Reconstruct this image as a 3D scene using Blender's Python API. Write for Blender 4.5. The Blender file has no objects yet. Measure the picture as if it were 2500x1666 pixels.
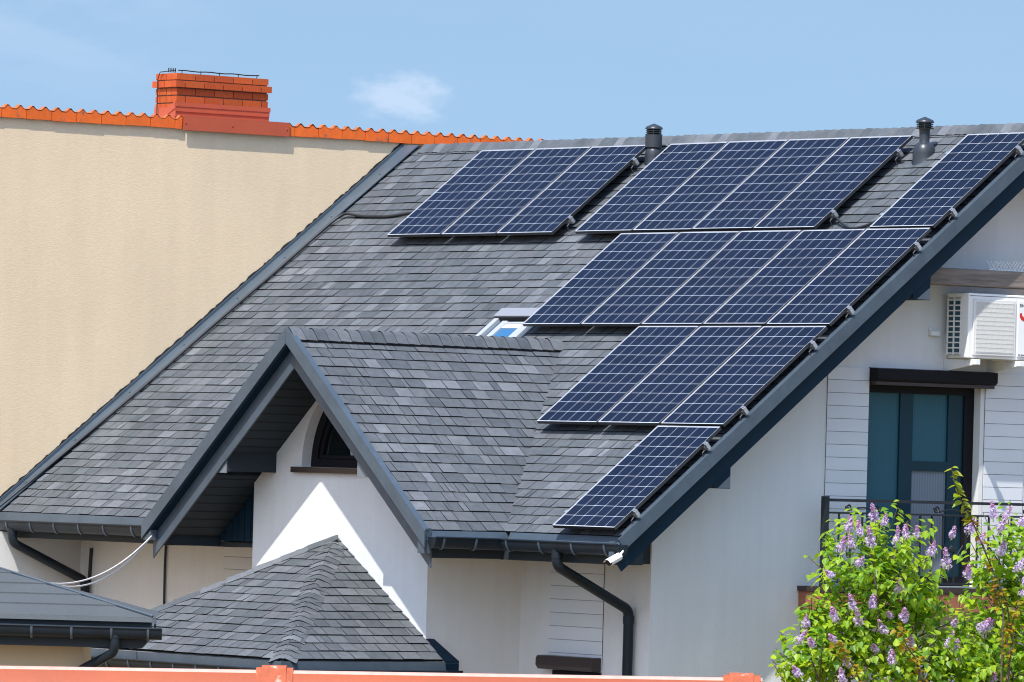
import bpy, bmesh, math, random
from mathutils import Vector as V, Matrix
from mathutils.geometry import tessellate_polygon
R = math.radians
sc = bpy.context.scene
C = sc.collection

# ------------------------------------------------------------------ camera
cam_d = bpy.data.cameras.new('camera'); cam = bpy.data.objects.new('camera', cam_d); C.objects.link(cam)
cam_d.sensor_width = 36.0; cam_d.lens = 16326.74 / 2500 * 36; cam_d.clip_start = 1.0; cam_d.clip_end = 3000
rt = V((0.60847896, 0.79309684, 0.02739999)).normalized()
fw = V((-0.79356798, 0.60819268, 0.01874924)).normalized()
up = rt.cross(fw).normalized(); rt = fw.cross(up)
cam.matrix_world = Matrix(((rt.x, up.x, -fw.x, 51.0836), (rt.y, up.y, -fw.y, -45.7746), (rt.z, up.z, -fw.z, -3.5683), (0, 0, 0, 1)))
sc.camera = cam

# ------------------------------------------------------------------ sun and sky
SUN = V((0.335, -0.575, 1.0)).normalized()          # towards the sun
sun_d = bpy.data.lights.new('sun', 'SUN'); sun = bpy.data.objects.new('sun', sun_d); C.objects.link(sun)
sun_d.energy = 3.35; sun_d.angle = R(0.5); sun_d.color = (1.0, 0.962, 0.905)
sun.rotation_euler = SUN.to_track_quat('Z', 'Y').to_euler()
sun.location = (10, -20, 30)
w = bpy.data.worlds.new('World'); sc.world = w; w.use_nodes = True
nt = w.node_tree; N = nt.nodes; L = nt.links
for n in list(N): N.remove(n)
def wn(t, **k):
    n = N.new(t)
    for a, b in k.items(): setattr(n, a, b)
    return n
tc = wn('ShaderNodeTexCoord')
add = wn('ShaderNodeVectorMath', operation='ADD'); add.inputs[1].default_value = (0, 0, 0.37)
L.new(tc.outputs['Generated'], add.inputs[0])
nrm = wn('ShaderNodeVectorMath', operation='NORMALIZE'); L.new(add.outputs[0], nrm.inputs[0])
sky = wn('ShaderNodeTexSky', sky_type='NISHITA'); sky.sun_disc = False
sky.sun_elevation = math.asin(SUN.z); sky.sun_rotation = math.atan2(SUN.x, SUN.y)
sky.air_density = 1.0; sky.dust_density = 1.0; sky.ozone_density = 0.7
L.new(nrm.outputs[0], sky.inputs[0])
# soft fair-weather clouds
def cloud(direction, stretch, scale, lo, hi, rad, puff=False):
    d = wn('ShaderNodeVectorMath', operation='SUBTRACT'); L.new(tc.outputs['Generated'], d.inputs[0]); d.inputs[1].default_value = direction
    m = wn('ShaderNodeVectorMath', operation='MULTIPLY'); L.new(d.outputs[0], m.inputs[0]); m.inputs[1].default_value = stretch
    ln = wn('ShaderNodeVectorMath', operation='LENGTH'); L.new(m.outputs[0], ln.inputs[0])
    nz = wn('ShaderNodeTexNoise'); nz.inputs['Scale'].default_value = scale; nz.inputs['Detail'].default_value = 6; nz.inputs['Roughness'].default_value = 0.55
    L.new(m.outputs[0], nz.inputs['Vector'])
    mr = wn('ShaderNodeMapRange'); mr.inputs['From Min'].default_value = rad; mr.inputs['From Max'].default_value = rad * 0.25
    L.new(ln.outputs['Value'], mr.inputs['Value'])
    mr2 = wn('ShaderNodeMapRange'); mr2.inputs['From Min'].default_value = lo; mr2.inputs['From Max'].default_value = hi
    L.new(nz.outputs['Fac'], mr2.inputs['Value'])
    if not puff:
        mu = wn('ShaderNodeMath', operation='MULTIPLY'); L.new(mr.outputs[0], mu.inputs[0]); L.new(mr2.outputs[0], mu.inputs[1]); return mu
    a1 = wn('ShaderNodeMath', operation='MULTIPLY_ADD'); a1.inputs[1].default_value = 2.2; a1.inputs[2].default_value = -1.25; L.new(nz.outputs['Fac'], a1.inputs[0])
    a2 = wn('ShaderNodeMath', operation='ADD'); L.new(a1.outputs[0], a2.inputs[0]); L.new(mr.outputs[0], a2.inputs[1])
    a3 = wn('ShaderNodeMapRange', interpolation_type='SMOOTHSTEP'); a3.inputs['From Min'].default_value = -.05; a3.inputs['From Max'].default_value = .95; L.new(a2.outputs[0], a3.inputs['Value'])
    a4 = wn('ShaderNodeMath', operation='MULTIPLY', use_clamp=True); a4.inputs[1].default_value = 4; L.new(mr.outputs[0], a4.inputs[0])
    a5 = wn('ShaderNodeMath', operation='MULTIPLY'); L.new(a4.outputs[0], a5.inputs[0]); L.new(a3.outputs[0], a5.inputs[1])
    return a5
c1 = cloud((-0.8032, 0.5936, 0.0550), (1, 1, 1.9), 170.0, 0.25, 0.62, 0.0098, True)
c2 = cloud((-0.835, 0.548, 0.064), (1, 1, 2.6), 40.0, 0.42, 0.75, 0.034)
c3 = cloud((-0.80, 0.60, 0.10), (0.5, 0.5, 2.2), 30.0, 0.40, 0.9, 0.16)
def madd(a, fa, b, fb):
    x = wn('ShaderNodeMath', operation='MULTIPLY'); x.inputs[1].default_value = fa; L.new(a.outputs[0], x.inputs[0])
    y = wn('ShaderNodeMath', operation='MULTIPLY_ADD', use_clamp=True); y.inputs[1].default_value = fb; L.new(b.outputs[0], y.inputs[0]); L.new(x.outputs[0], y.inputs[2])
    return y
cs = madd(c1, 0.26, c2, 0.16); one = wn('ShaderNodeMath', operation='MULTIPLY_ADD', use_clamp=True)
L.new(c3.outputs[0], one.inputs[0]); one.inputs[1].default_value = 0.05; L.new(cs.outputs[0], one.inputs[2])
mix = wn('ShaderNodeMix', data_type='RGBA'); L.new(one.outputs[0], mix.inputs['Factor'])
L.new(sky.outputs[0], mix.inputs['A']); mix.inputs['B'].default_value = (4.4, 4.4, 5.6, 1)
tint = wn('ShaderNodeMix', data_type='RGBA', blend_type='MULTIPLY'); tint.inputs['Factor'].default_value = 1; 
sz_ = wn('ShaderNodeSeparateXYZ'); L.new(tc.outputs['Generated'], sz_.inputs[0])
zen = wn('ShaderNodeMapRange', interpolation_type='SMOOTHSTEP'); zen.inputs['From Min'].default_value = .10; zen.inputs['From Max'].default_value = .55; L.new(sz_.outputs['Z'], zen.inputs['Value'])
zt = wn('ShaderNodeMix', data_type='RGBA'); L.new(zen.outputs[0], zt.inputs['Factor']); zt.inputs['A'].default_value = (0.95, 0.96, 0.84, 1); zt.inputs['B'].default_value = (0.86, 1.02, 1.18, 1)
L.new(zt.outputs['Result'], tint.inputs['B'])
L.new(mix.outputs['Result'], tint.inputs['A'])
bg = wn('ShaderNodeBackground'); bg.inputs['Strength'].default_value = 0.15
L.new(tint.outputs['Result'], bg.inputs['Color'])
wo = wn('ShaderNodeOutputWorld'); L.new(bg.outputs[0], wo.inputs[0])
sc.view_settings.view_transform = 'Standard'; sc.view_settings.look = 'None'
sc.cycles.filter_width = 1.1
sc.view_settings.exposure = 0.88; sc.view_settings.gamma = 1.0; sc.view_settings.use_curve_mapping = False

# ------------------------------------------------------------------ helpers
rng = random.Random(7)
class MB:
    """collects faces; build() links them as ONE mesh object"""
    def __init__(s): s.v = []; s.f = []; s.m = []; s.c = []; s.uv = []
    def poly(s, pts, m=0, col=None, uv=None):
        i = len(s.v); s.v += [V(p) for p in pts]; s.f.append(tuple(range(i, i + len(pts))))
        s.m.append(m); s.c.append(col or (1, 1, 1)); s.uv.append(uv)
    def mesh(s, verts, faces, m=0, col=None):
        i = len(s.v); s.v += [V(p) for p in verts]
        for f in faces: s.f.append(tuple(i + k for k in f)); s.m.append(m); s.c.append(col or (1, 1, 1)); s.uv.append(None)
    def hexa(s, p, m=0, col=None):   # 8 points: bottom 4 ccw, top 4 ccw
        s.mesh(p, [(3, 2, 1, 0), (4, 5, 6, 7), (0, 1, 5, 4), (1, 2, 6, 5), (2, 3, 7, 6), (3, 0, 4, 7)], m, col)
    def box(s, x0, x1, y0, y1, z0, z1, m=0, col=None):
        s.hexa([(x0, y0, z0), (x1, y0, z0), (x1, y1, z0), (x0, y1, z0), (x0, y0, z1), (x1, y0, z1), (x1, y1, z1), (x0, y1, z1)], m, col)
    def fbox(s, F, u0, u1, v0, v1, h0, h1, m=0, col=None):
        s.hexa([F(u0, v1, h0), F(u1, v1, h0), F(u1, v0, h0), F(u0, v0, h0), F(u0, v1, h1), F(u1, v1, h1), F(u1, v0, h1), F(u0, v0, h1)], m, col)
    def prism(s, pts, d, m=0, col=None):
        n = len(pts); d = V(d); a = [V(p) for p in pts]; b = [p + d for p in a]
        s.mesh(a + b, [tuple(range(n - 1, -1, -1)), tuple(range(n, 2 * n))] + [(i, (i + 1) % n, n + (i + 1) % n, n + i) for i in range(n)], m, col)
    def holed(s, outer, holes, d, m=0, col=None):
        """flat slab with holes; outer and holes are lists of 3D points in one plane, d its thickness vector"""
        d = V(d); loops = [[V(p) for p in outer]] + [[V(p) for p in h] for h in holes]
        allp = [p for l in loops for p in l]; k = len(allp)
        tris = tessellate_polygon(loops)
        fs = [tuple(t) for t in tris] + [tuple(k + i for i in reversed(t)) for t in tris]
        o = 0
        for l in loops:
            n = len(l); fs += [(o + i, o + (i + 1) % n, k + o + (i + 1) % n, k + o + i) for i in range(n)]; o += n
        s.mesh(allp + [p + d for p in allp], fs, m, col)
    def tube(s, path, r, n=8, m=0, col=None, caps=True):
        path = [V(p) for p in path]; vs = []; fs = []; prev = None
        for i, p in enumerate(path):
            a = path[max(0, i - 1)]; b = path[min(len(path) - 1, i + 1)]; t = (b - a).normalized()
            if prev is None:
                x = t.orthogonal().normalized()
            else:
                x = (prev - t * prev.dot(t)).normalized()
            prev = x; y = t.cross(x); rr = r[i] if isinstance(r, (list, tuple)) else r
            vs += [p + (x * math.cos(2 * math.pi * k / n) + y * math.sin(2 * math.pi * k / n)) * rr for k in range(n)]
        for i in range(len(path) - 1):
            for k in range(n): fs.append((i * n + k, i * n + (k + 1) % n, (i + 1) * n + (k + 1) % n, (i + 1) * n + k))
        if caps: fs.append(tuple(range(n - 1, -1, -1))); fs.append(tuple((len(path) - 1) * n + k for k in range(n)))
        s.mesh(vs, fs, m, col)
    def lathe(s, o, prof, n=24, m=0, col=None, axis=None):
        o = V(o); vs = []; fs = []
        M = axis.to_track_quat('Z', 'Y').to_matrix() if axis else Matrix.Identity(3)
        for (r, z) in prof: vs += [o + M @ V((r * math.cos(2 * math.pi * k / n), r * math.sin(2 * math.pi * k / n), z)) for k in range(n)]
        for i in range(len(prof) - 1):
            for k in range(n): fs.append((i * n + k, i * n + (k + 1) % n, (i + 1) * n + (k + 1) % n, (i + 1) * n + k))
        fs.append(tuple(range(n - 1, -1, -1))); fs.append(tuple((len(prof) - 1) * n + k for k in range(n)))
        s.mesh(vs, fs, m, col)
    def build(s, name, mats, parent=None, smooth=False, bevel=0, kind=None, autosmooth=None):
        o0 = origin(parent)
        me = bpy.data.meshes.new(name); me.from_pydata([tuple(p - o0) for p in s.v], [], s.f)
        for mt in (mats if isinstance(mats, (list, tuple)) else [mats]): me.materials.append(mt)
        me.polygons.foreach_set('material_index', s.m)
        a = me.color_attributes.new('Col', 'FLOAT_COLOR', 'CORNER'); buf = []
        for f, c in zip(s.f, s.c): buf += [c[0], c[1], c[2], 1.0] * len(f)
        a.data.foreach_set('color', buf)
        if any(u for u in s.uv):
            ul = me.uv_layers.new(name='UVMap'); ub = []
            for f, u in zip(s.f, s.uv):
                for q in (u or [(0, 0)] * len(f)): ub += [q[0], q[1]]
            ul.data.foreach_set('uv', ub)
        me.validate(); 
        bm = bmesh.new(); bm.from_mesh(me); bmesh.ops.recalc_face_normals(bm, faces=bm.faces); bm.to_mesh(me); bm.free()
        if smooth:
            me.polygons.foreach_set('use_smooth', [True] * len(me.polygons))
            if autosmooth: me.set_sharp_from_angle(angle=R(autosmooth))
        ob = bpy.data.objects.new(name, me); C.objects.link(ob)
        if parent: ob.parent = parent
        if bevel:
            b = ob.modifiers.new('bevel', 'BEVEL'); b.width = bevel; b.segments = 2; b.limit_method = 'ANGLE'
        if kind: ob['kind'] = kind
        return ob
def origin(p):
    o = V((0, 0, 0))
    while p: o = o + V(p.location); p = p.parent
    return o
def thing(name, label, cat, loc=(0, 0, 0), group=None):
    o = bpy.data.objects.new(name, None); C.objects.link(o); o.location = loc; o.empty_display_size = 0.1
    o['label'] = label; o['category'] = cat
    if group: o['group'] = group
    return o
def tag(o, label, cat, group=None):
    o['label'] = label; o['category'] = cat
    if group: o['group'] = group
    return o
def rebase(o):
    """put a top-level mesh's origin inside it"""
    me = o.data; c = V((0, 0, 0))
    for v in me.vertices: c += v.co
    c /= len(me.vertices); me.transform(Matrix.Translation(-c)); o.location = c
    return o
def dup(root, loc, label=None):
    r = root.copy(); C.objects.link(r); r.location = loc
    if label: r['label'] = label
    for ch in list(root.children):
        c = ch.copy(); C.objects.link(c); c.parent = r
        for g in list(ch.children):
            d = g.copy(); C.objects.link(d); d.parent = c
    return r
def fillet(pts, r=0.06, n=4):
    pts = [V(p) for p in pts]; out = [pts[0]]
    for i in range(1, len(pts) - 1):
        a = (pts[i - 1] - pts[i]); b = (pts[i + 1] - pts[i]); q = min(r, a.length * .45, b.length * .45)
        p0 = pts[i] + a.normalized() * q; p1 = pts[i] + b.normalized() * q
        for k in range(n + 1):
            t = k / n; out.append(p0 * (1 - t) ** 2 + pts[i] * 2 * t * (1 - t) + p1 * t * t)
    out.append(pts[-1]); return out

# ------------------------------------------------------------------ materials
def mat(name, base, rough=0.6, metal=0.0, spec=0.5, noise=None, bump=None, attr=False, mottling=None, coat=0, streak=None):
    """noise=(scale, amount, stretch) small colour grain; mottling=(scale, amount, stretch) large; bump=(scale, strength, dist, stretch)"""
    m = bpy.data.materials.new(name); m.use_nodes = True; t = m.node_tree; P = t.nodes['Principled BSDF']
    P.inputs['Base Color'].default_value = (*base, 1); P.inputs['Roughness'].default_value = rough
    P.inputs['Metallic'].default_value = metal; P.inputs['Specular IOR Level'].default_value = spec
    if coat: P.inputs['Coat Weight'].default_value = coat; P.inputs['Coat Roughness'].default_value = 0.08
    tcn = t.nodes.new('ShaderNodeTexCoord')
    def nz(scale, stretch, detail=4):
        mp = t.nodes.new('ShaderNodeMapping'); mp.inputs['Scale'].default_value = stretch or (1, 1, 1)
        g = t.nodes.new('ShaderNodeNewGeometry'); t.links.new(g.outputs['Position'], mp.inputs['Vector'])
        n = t.nodes.new('ShaderNodeTexNoise'); n.inputs['Scale'].default_value = scale; n.inputs['Detail'].default_value = detail
        t.links.new(mp.outputs[0], n.inputs['Vector']); return n.outputs['Fac']
    cur = None
    if attr:
        at = t.nodes.new('ShaderNodeAttribute'); at.attribute_name = 'Col'
        mu = t.nodes.new('ShaderNodeMix'); mu.data_type = 'RGBA'; mu.blend_type = 'MULTIPLY'; mu.inputs['Factor'].default_value = 1
        mu.inputs['A'].default_value = (*base, 1); t.links.new(at.outputs['Color'], mu.inputs['B']); cur = mu.outputs['Result']
    for spec_ in (noise, mottling, streak):
        if not spec_: continue
        mr = t.nodes.new('ShaderNodeMapRange'); mr.inputs['From Min'].default_value = 0.25; mr.inputs['From Max'].default_value = 0.75
        mr.inputs['To Min'].default_value = 1 - spec_[1]; mr.inputs['To Max'].default_value = 1 + spec_[1]
        t.links.new(nz(spec_[0], spec_[2] if len(spec_) > 2 else None), mr.inputs['Value'])
        mu = t.nodes.new('ShaderNodeVectorMath'); mu.operation = 'SCALE'
        if cur: t.links.new(cur, mu.inputs[0])
        else: mu.inputs[0].default_value = base
        t.links.new(mr.outputs[0], mu.inputs['Scale']); cur = mu.outputs[0]
    if cur: t.links.new(cur, P.inputs['Base Color'])
    if bump:
        b = t.nodes.new('ShaderNodeBump'); b.inputs['Strength'].default_value = bump[1]; b.inputs['Distance'].default_value = bump[2]
        t.links.new(nz(bump[0], bump[3] if len(bump) > 3 else None, 6), b.inputs['Height']); t.links.new(b.outputs[0], P.inputs['Normal'])
    return m
M = {}
M['shingle'] = mat('shingle', (1, 1, 1), 0.92, spec=0.2, attr=True, noise=(240, .22), mottling=(14, .16), streak=(1.1, .14), bump=(420, .5, .004))
M['shingle_edge'] = mat('shingle_edge', (0.012, 0.013, 0.015), 0.95, spec=0.1)
M['deck'] = mat('deck', (0.022, 0.024, 0.028), 0.9, spec=0.2)
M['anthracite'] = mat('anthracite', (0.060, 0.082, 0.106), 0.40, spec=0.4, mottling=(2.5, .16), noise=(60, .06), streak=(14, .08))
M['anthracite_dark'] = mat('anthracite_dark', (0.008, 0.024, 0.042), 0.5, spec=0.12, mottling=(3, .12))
M['gutter'] = mat('gutter', (0.012, 0.018, 0.025), 0.40, spec=0.22, mottling=(4, .18), noise=(50, .08))
M['soffit'] = mat('soffit', (0.030, 0.038, 0.046), 0.55, spec=0.12)
M['render'] = mat('render', (0.68, 0.675, 0.66), 0.9, spec=0.15, noise=(90, .04), mottling=(.9, .055), streak=(7, .035, (1, 1, .10)), bump=(120, .55, .006))
M['siding'] = mat('siding', (0.66, 0.67, 0.68), 0.7, spec=0.3, noise=(70, .02), mottling=(1.6, .04), attr=True)
M['siding_gap'] = mat('siding_gap', (0.26, 0.26, 0.27), 0.9)
M['beige'] = mat('beige', (0.715, 0.558, 0.372), 0.95, spec=0.1, noise=(30, .045, (1, .8, 2.5)), mottling=(.45, .07), streak=(5, .035, (1, 1, .12)), bump=(46, .24, .008, (1, .7, 2.8)))
M['beige_plain'] = mat('beige_plain', (0.52, 0.42, 0.29), 0.95, spec=0.1, noise=(60, .03), mottling=(.8, .05))
M['terracotta'] = mat('terracotta', (0.72, 0.128, 0.016), 0.65, spec=0.35, noise=(18, .10), mottling=(3.5, .10), attr=True, bump=(60, .2, .004))
M['terracotta_hump'] = mat('terracotta_hump', (0.40, 0.115, 0.042), 0.8, spec=0.2, noise=(45, .30), mottling=(9, .35), attr=True)
M['brick'] = mat('brick', (0.42, 0.074, 0.016), 0.75, spec=0.3, noise=(25, .12), attr=True, bump=(90, .3, .003))
M['mortar'] = mat('mortar', (0.17, 0.10, 0.075), 0.95, spec=0.1, noise=(40, .3))
M['red_metal'] = mat('red_metal', (0.43, 0.080, 0.034), 0.5, spec=0.4, mottling=(4, .06))
M['ridge_metal'] = mat('ridge_metal', (0.37, 0.076, 0.024), 0.45, spec=0.4, mottling=(1.6, .12), noise=(40, .05))
M['rim_highlight'] = mat('rim_highlight', (0.62, 0.33, 0.26), 0.6, noise=(20, .12))  # highlight along the ridge cap's top edge, put in as a paler colour
M['collar'] = mat('collar', (0.40, 0.085, 0.03), 0.7, noise=(30, .2))
def add_lichen(m, col, scale, lo, hi):
    t = m.node_tree; P = t.nodes['Principled BSDF']; src = P.inputs['Base Color'].links[0].from_socket
    g = t.nodes.new('ShaderNodeNewGeometry'); n = t.nodes.new('ShaderNodeTexNoise'); n.inputs['Scale'].default_value = scale; n.inputs['Detail'].default_value = 5; t.links.new(g.outputs['Position'], n.inputs['Vector'])
    r = t.nodes.new('ShaderNodeMapRange'); r.inputs['From Min'].default_value = lo; r.inputs['From Max'].default_value = hi; t.links.new(n.outputs['Fac'], r.inputs['Value'])
    x = t.nodes.new('ShaderNodeMix'); x.data_type = 'RGBA'; t.links.new(r.outputs[0], x.inputs['Factor']); t.links.new(src, x.inputs['A']); x.inputs['B'].default_value = (*col, 1); t.links.new(x.outputs['Result'], P.inputs['Base Color'])
add_lichen(M['collar'], (0.52, 0.36, 0.28), 22, .58, .70)
add_lichen(M['terracotta'], (0.12, 0.085, 0.065), 9, .60, .78)
M['black'] = mat('black', (0.012, 0.013, 0.015), 0.45, spec=0.4)
M['black_frame'] = mat('black_frame', (0.020, 0.023, 0.027), 0.38, spec=0.5)
M['alu'] = mat('alu', (0.50, 0.51, 0.53), 0.42, metal=0.8)
M['hook'] = mat('hook', (0.05, 0.053, 0.057), 0.5, metal=0.5)
M['cap_metal'] = mat('cap_metal', (0.15, 0.17, 0.19), 0.5)
M['alu_lip'] = mat('alu_lip', (0.44, 0.45, 0.47), 0.45, spec=0.5)
M['iron'] = mat('iron', (0.014, 0.017, 0.022), 0.5, spec=0.4)
M['vent'] = mat('vent', (0.028, 0.033, 0.040), 0.36, spec=0.5)
M['vent_gap'] = mat('vent_gap', (0.006, 0.007, 0.009), 0.9)
M['white'] = mat('white', (0.76, 0.76, 0.74), 0.45, spec=0.4, mottling=(3, .03))
M['white_grille'] = mat('white_grille', (0.66, 0.65, 0.62), 0.5, spec=0.3)
M['coil'] = mat('coil', (0.030, 0.085, 0.110), 0.5, metal=0.3, noise=(60, .3, (1, 1, .2)))
M['grey_text'] = mat('grey_text', (0.04, 0.04, 0.045), 0.5)
M['red_logo'] = mat('red_logo', (0.55, 0.02, 0.012), 0.45)
M['brown'] = mat('brown', (0.035, 0.022, 0.020), 0.42, spec=0.5)
M['brown_dark'] = mat('brown_dark', (0.009, 0.009, 0.012), 0.5, spec=0.12)
M['brown_tile'] = mat('brown_tile', (0.30, 0.115, 0.065), 0.6, spec=0.4, mottling=(6, .15), noise=(40, .06))
M['skylight_hood'] = mat('skylight_hood', (0.22, 0.23, 0.255), 0.5)
M['skylight_frame'] = mat('skylight_frame', (0.34, 0.36, 0.385), 0.4)
M['wood'] = mat('wood', (0.20, 0.172, 0.15), 0.9, spec=0.1, noise=(26, .30, (1, .12, 1.6)), mottling=(9, .22, (1, .2, 2)), bump=(40, .6, .006, (1, .1, 1.5)))
M['bitumen'] = mat('bitumen', (0.080, 0.089, 0.095), 0.95, spec=0.15, noise=(140, .22), mottling=(1.3, .10), bump=(260, .4, .004))
M['mastic'] = mat('mastic', (0.018, 0.017, 0.018), 0.9, noise=(60, .4))
M['cable'] = mat('cable', (0.016, 0.018, 0.022), 0.5)
M['wire'] = mat('wire', (0.70, 0.64, 0.58), 0.6)
M['plant_pot'] = mat('plant_pot', (0.30, 0.30, 0.28), 0.5)
M['blind'] = mat('blind', (0.030, 0.125, 0.26), 0.25, spec=0.6)
M['ground'] = mat('ground', (0.21, 0.143, 0.066), 0.95, noise=(9, .3), mottling=(.3, .25))
M['bark'] = mat('bark', (0.10, 0.075, 0.055), 0.9, noise=(40, .3))
def glass(name, base, rough=0.05, ribs=None):
    m = bpy.data.materials.new(name); m.use_nodes = True; t = m.node_tree; P = t.nodes['Principled BSDF']
    P.inputs['Base Color'].default_value = (*base, 1); P.inputs['Roughness'].default_value = rough; P.inputs['Specular IOR Level'].default_value = 0.2 if rough > .2 else 0.5
    if ribs:
        g = t.nodes.new('ShaderNodeNewGeometry'); s = t.nodes.new('ShaderNodeSeparateXYZ'); t.links.new(g.outputs['Position'], s.inputs[0])
        a = t.nodes.new('ShaderNodeMath'); a.operation = 'MULTIPLY'; a.inputs[1].default_value = ribs; t.links.new(s.outputs['Y'], a.inputs[0])
        b = t.nodes.new('ShaderNodeMath'); b.operation = 'SINE'; t.links.new(a.outputs[0], b.inputs[0])
        r = t.nodes.new('ShaderNodeMapRange'); r.inputs['From Min'].default_value = -1; r.inputs['From Max'].default_value = 1
        r.inputs['To Min'].default_value = .85; r.inputs['To Max'].default_value = 1.1; t.links.new(b.outputs[0], r.inputs['Value'])
        q = t.nodes.new('ShaderNodeVectorMath'); q.operation = 'SCALE'; q.inputs[0].default_value = base; t.links.new(r.outputs[0], q.inputs['Scale'])
        t.links.new(q.outputs[0], P.inputs['Base Color'])
    return m
M['pane'] = glass('pane', (0.006, 0.009, 0.010), 0.06)
M['screen'] = glass('screen', (0.030, 0.105, 0.138), 0.35, ribs=2 * math.pi / .022)
M['screen_sunlit'] = glass('screen_sunlit', (0.18, 0.21, 0.245), 0.5, ribs=2 * math.pi / .036)  # lower pane: sunlight on the ribbed screen put into a lighter tone
M['screen_deep'] = glass('screen_deep', (0.008, 0.036, 0.052), 0.3)
M['sky_pane'] = glass('sky_pane', (0.05, 0.09, 0.13), 0.05)
def leaf_mat(name, base, trans):
    m = bpy.data.materials.new(name); m.use_nodes = True; t = m.node_tree
    for n in list(t.nodes): t.nodes.remove(n)
    o = t.nodes.new('ShaderNodeOutputMaterial'); at = t.nodes.new('ShaderNodeAttribute'); at.attribute_name = 'Col'
    def tint(c):
        mu = t.nodes.new('ShaderNodeMix'); mu.data_type = 'RGBA'; mu.blend_type = 'MULTIPLY'; mu.inputs['Factor'].default_value = 1
        mu.inputs['A'].default_value = (*c, 1); t.links.new(at.outputs['Color'], mu.inputs['B']); return mu.outputs['Result']
    p = t.nodes.new('ShaderNodeBsdfPrincipled'); p.inputs['Roughness'].default_value = 0.42; p.inputs['Specular IOR Level'].default_value = 0.4
    t.links.new(tint(base), p.inputs['Base Color'])
    tr = t.nodes.new('ShaderNodeBsdfTranslucent'); t.links.new(tint(trans), tr.inputs['Color'])
    mx = t.nodes.new('ShaderNodeMixShader'); mx.inputs[0].default_value = 0.42
    t.links.new(p.outputs[0], mx.inputs[1]); t.links.new(tr.outputs[0], mx.inputs[2]); t.links.new(mx.outputs[0], o.inputs[0]); return m
M['leaf'] = leaf_mat('leaf', (0.215, 0.345, 0.018), (0.56, 0.80, 0.030))
M['bronze_leaf'] = leaf_mat('bronze_leaf', (0.30, 0.19, 0.020), (0.55, 0.36, 0.03))
M['petal'] = leaf_mat('petal', (1, 1, 1), (0.9, 0.8, 1.0))
def panel_mat():
    m = bpy.data.materials.new('solar_cells'); m.use_nodes = True; t = m.node_tree; P = t.nodes['Principled BSDF']; L = t.links
    def mth(op, a, b=None, c=None):
        n = t.nodes.new('ShaderNodeMath'); n.operation = op
        for i, x in enumerate((a, b, c)):
            if x is None: continue
            if isinstance(x, (int, float)): n.inputs[i].default_value = x
            else: L.new(x, n.inputs[i])
        return n.outputs[0]
    uv = t.nodes.new('ShaderNodeUVMap'); uv.uv_map = 'UVMap'; s = t.nodes.new('ShaderNodeSeparateXYZ'); L.new(uv.outputs[0], s.inputs[0])
    def edge(x):   # distance to the nearest cell border, in cells
        f = mth('FRACT', x); return mth('MINIMUM', f, mth('SUBTRACT', 1.0, f))
    ex, ey = edge(s.outputs['X']), edge(s.outputs['Y'])
    line = mth('MAXIMUM', mth('LESS_THAN', ex, .011), mth('LESS_THAN', ey, .011))
    dia = mth('LESS_THAN', mth('ADD', ex, ey), .055)
    out = mth('MAXIMUM', mth('MAXIMUM', mth('LESS_THAN', s.outputs['X'], .0), mth('GREATER_THAN', s.outputs['X'], 6.0)),
              mth('MAXIMUM', mth('LESS_THAN', s.outputs['Y'], .0), mth('GREATER_THAN', s.outputs['Y'], 10.0)))
    white = mth('MAXIMUM', mth('MAXIMUM', line, dia), out)
    bus = mth('LESS_THAN', edge(mth('MULTIPLY', s.outputs['X'], 5.0)), .055)
    # every cell has its own shade
    fl = t.nodes.new('ShaderNodeCombineXYZ'); L.new(mth('FLOOR', s.outputs['X']), fl.inputs[0]); L.new(mth('FLOOR', s.outputs['Y']), fl.inputs[1])
    oi = t.nodes.new('ShaderNodeObjectInfo'); L.new(oi.outputs['Random'], fl.inputs[2])
    wnz = t.nodes.new('ShaderNodeTexWhiteNoise'); L.new(fl.outputs[0], wnz.inputs[0])
    cell = t.nodes.new('ShaderNodeMix'); cell.data_type = 'RGBA'; L.new(wnz.outputs['Value'], cell.inputs['Factor'])
    cell.inputs['A'].default_value = (0.0004, 0.0018, 0.0095, 1); cell.inputs['B'].default_value = (0.0010, 0.0031, 0.0150, 1)
    m1 = t.nodes.new('ShaderNodeMix'); m1.data_type = 'RGBA'; L.new(mth('MULTIPLY', bus, .07), m1.inputs['Factor']); L.new(cell.outputs['Result'], m1.inputs['A']); m1.inputs['B'].default_value = (.13, .16, .22, 1)
    m2 = t.nodes.new('ShaderNodeMix'); m2.data_type = 'RGBA'; L.new(white, m2.inputs['Factor']); L.new(m1.outputs['Result'], m2.inputs['A']); m2.inputs['B'].default_value = (.52, .54, .57, 1)
    # thin dust film and a few droppings
    g = t.nodes.new('ShaderNodeNewGeometry'); nz = t.nodes.new('ShaderNodeTexNoise'); nz.inputs['Scale'].default_value = 1.3; nz.inputs['Detail'].default_value = 5; L.new(g.outputs['Position'], nz.inputs['Vector'])
    vo = t.nodes.new('ShaderNodeTexVoronoi'); vo.inputs['Scale'].default_value = 2.1; L.new(g.outputs['Position'], vo.inputs['Vector'])
    dust = mth('MULTIPLY', nz.outputs['Fac'], .015); spot = mth('MULTIPLY', mth('LESS_THAN', vo.outputs['Distance'], .026), .45)
    m3 = t.nodes.new('ShaderNodeMix'); m3.data_type = 'RGBA'; L.new(mth('MAXIMUM', dust, spot), m3.inputs['Factor']); L.new(m2.outputs['Result'], m3.inputs['A']); m3.inputs['B'].default_value = (.42, .40, .37, 1)
    L.new(m3.outputs['Result'], P.inputs['Base Color'])
    P.inputs['Roughness'].default_value = .10; P.inputs['Specular IOR Level'].default_value = .14
    return m
M['cells'] = panel_mat()

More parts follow.
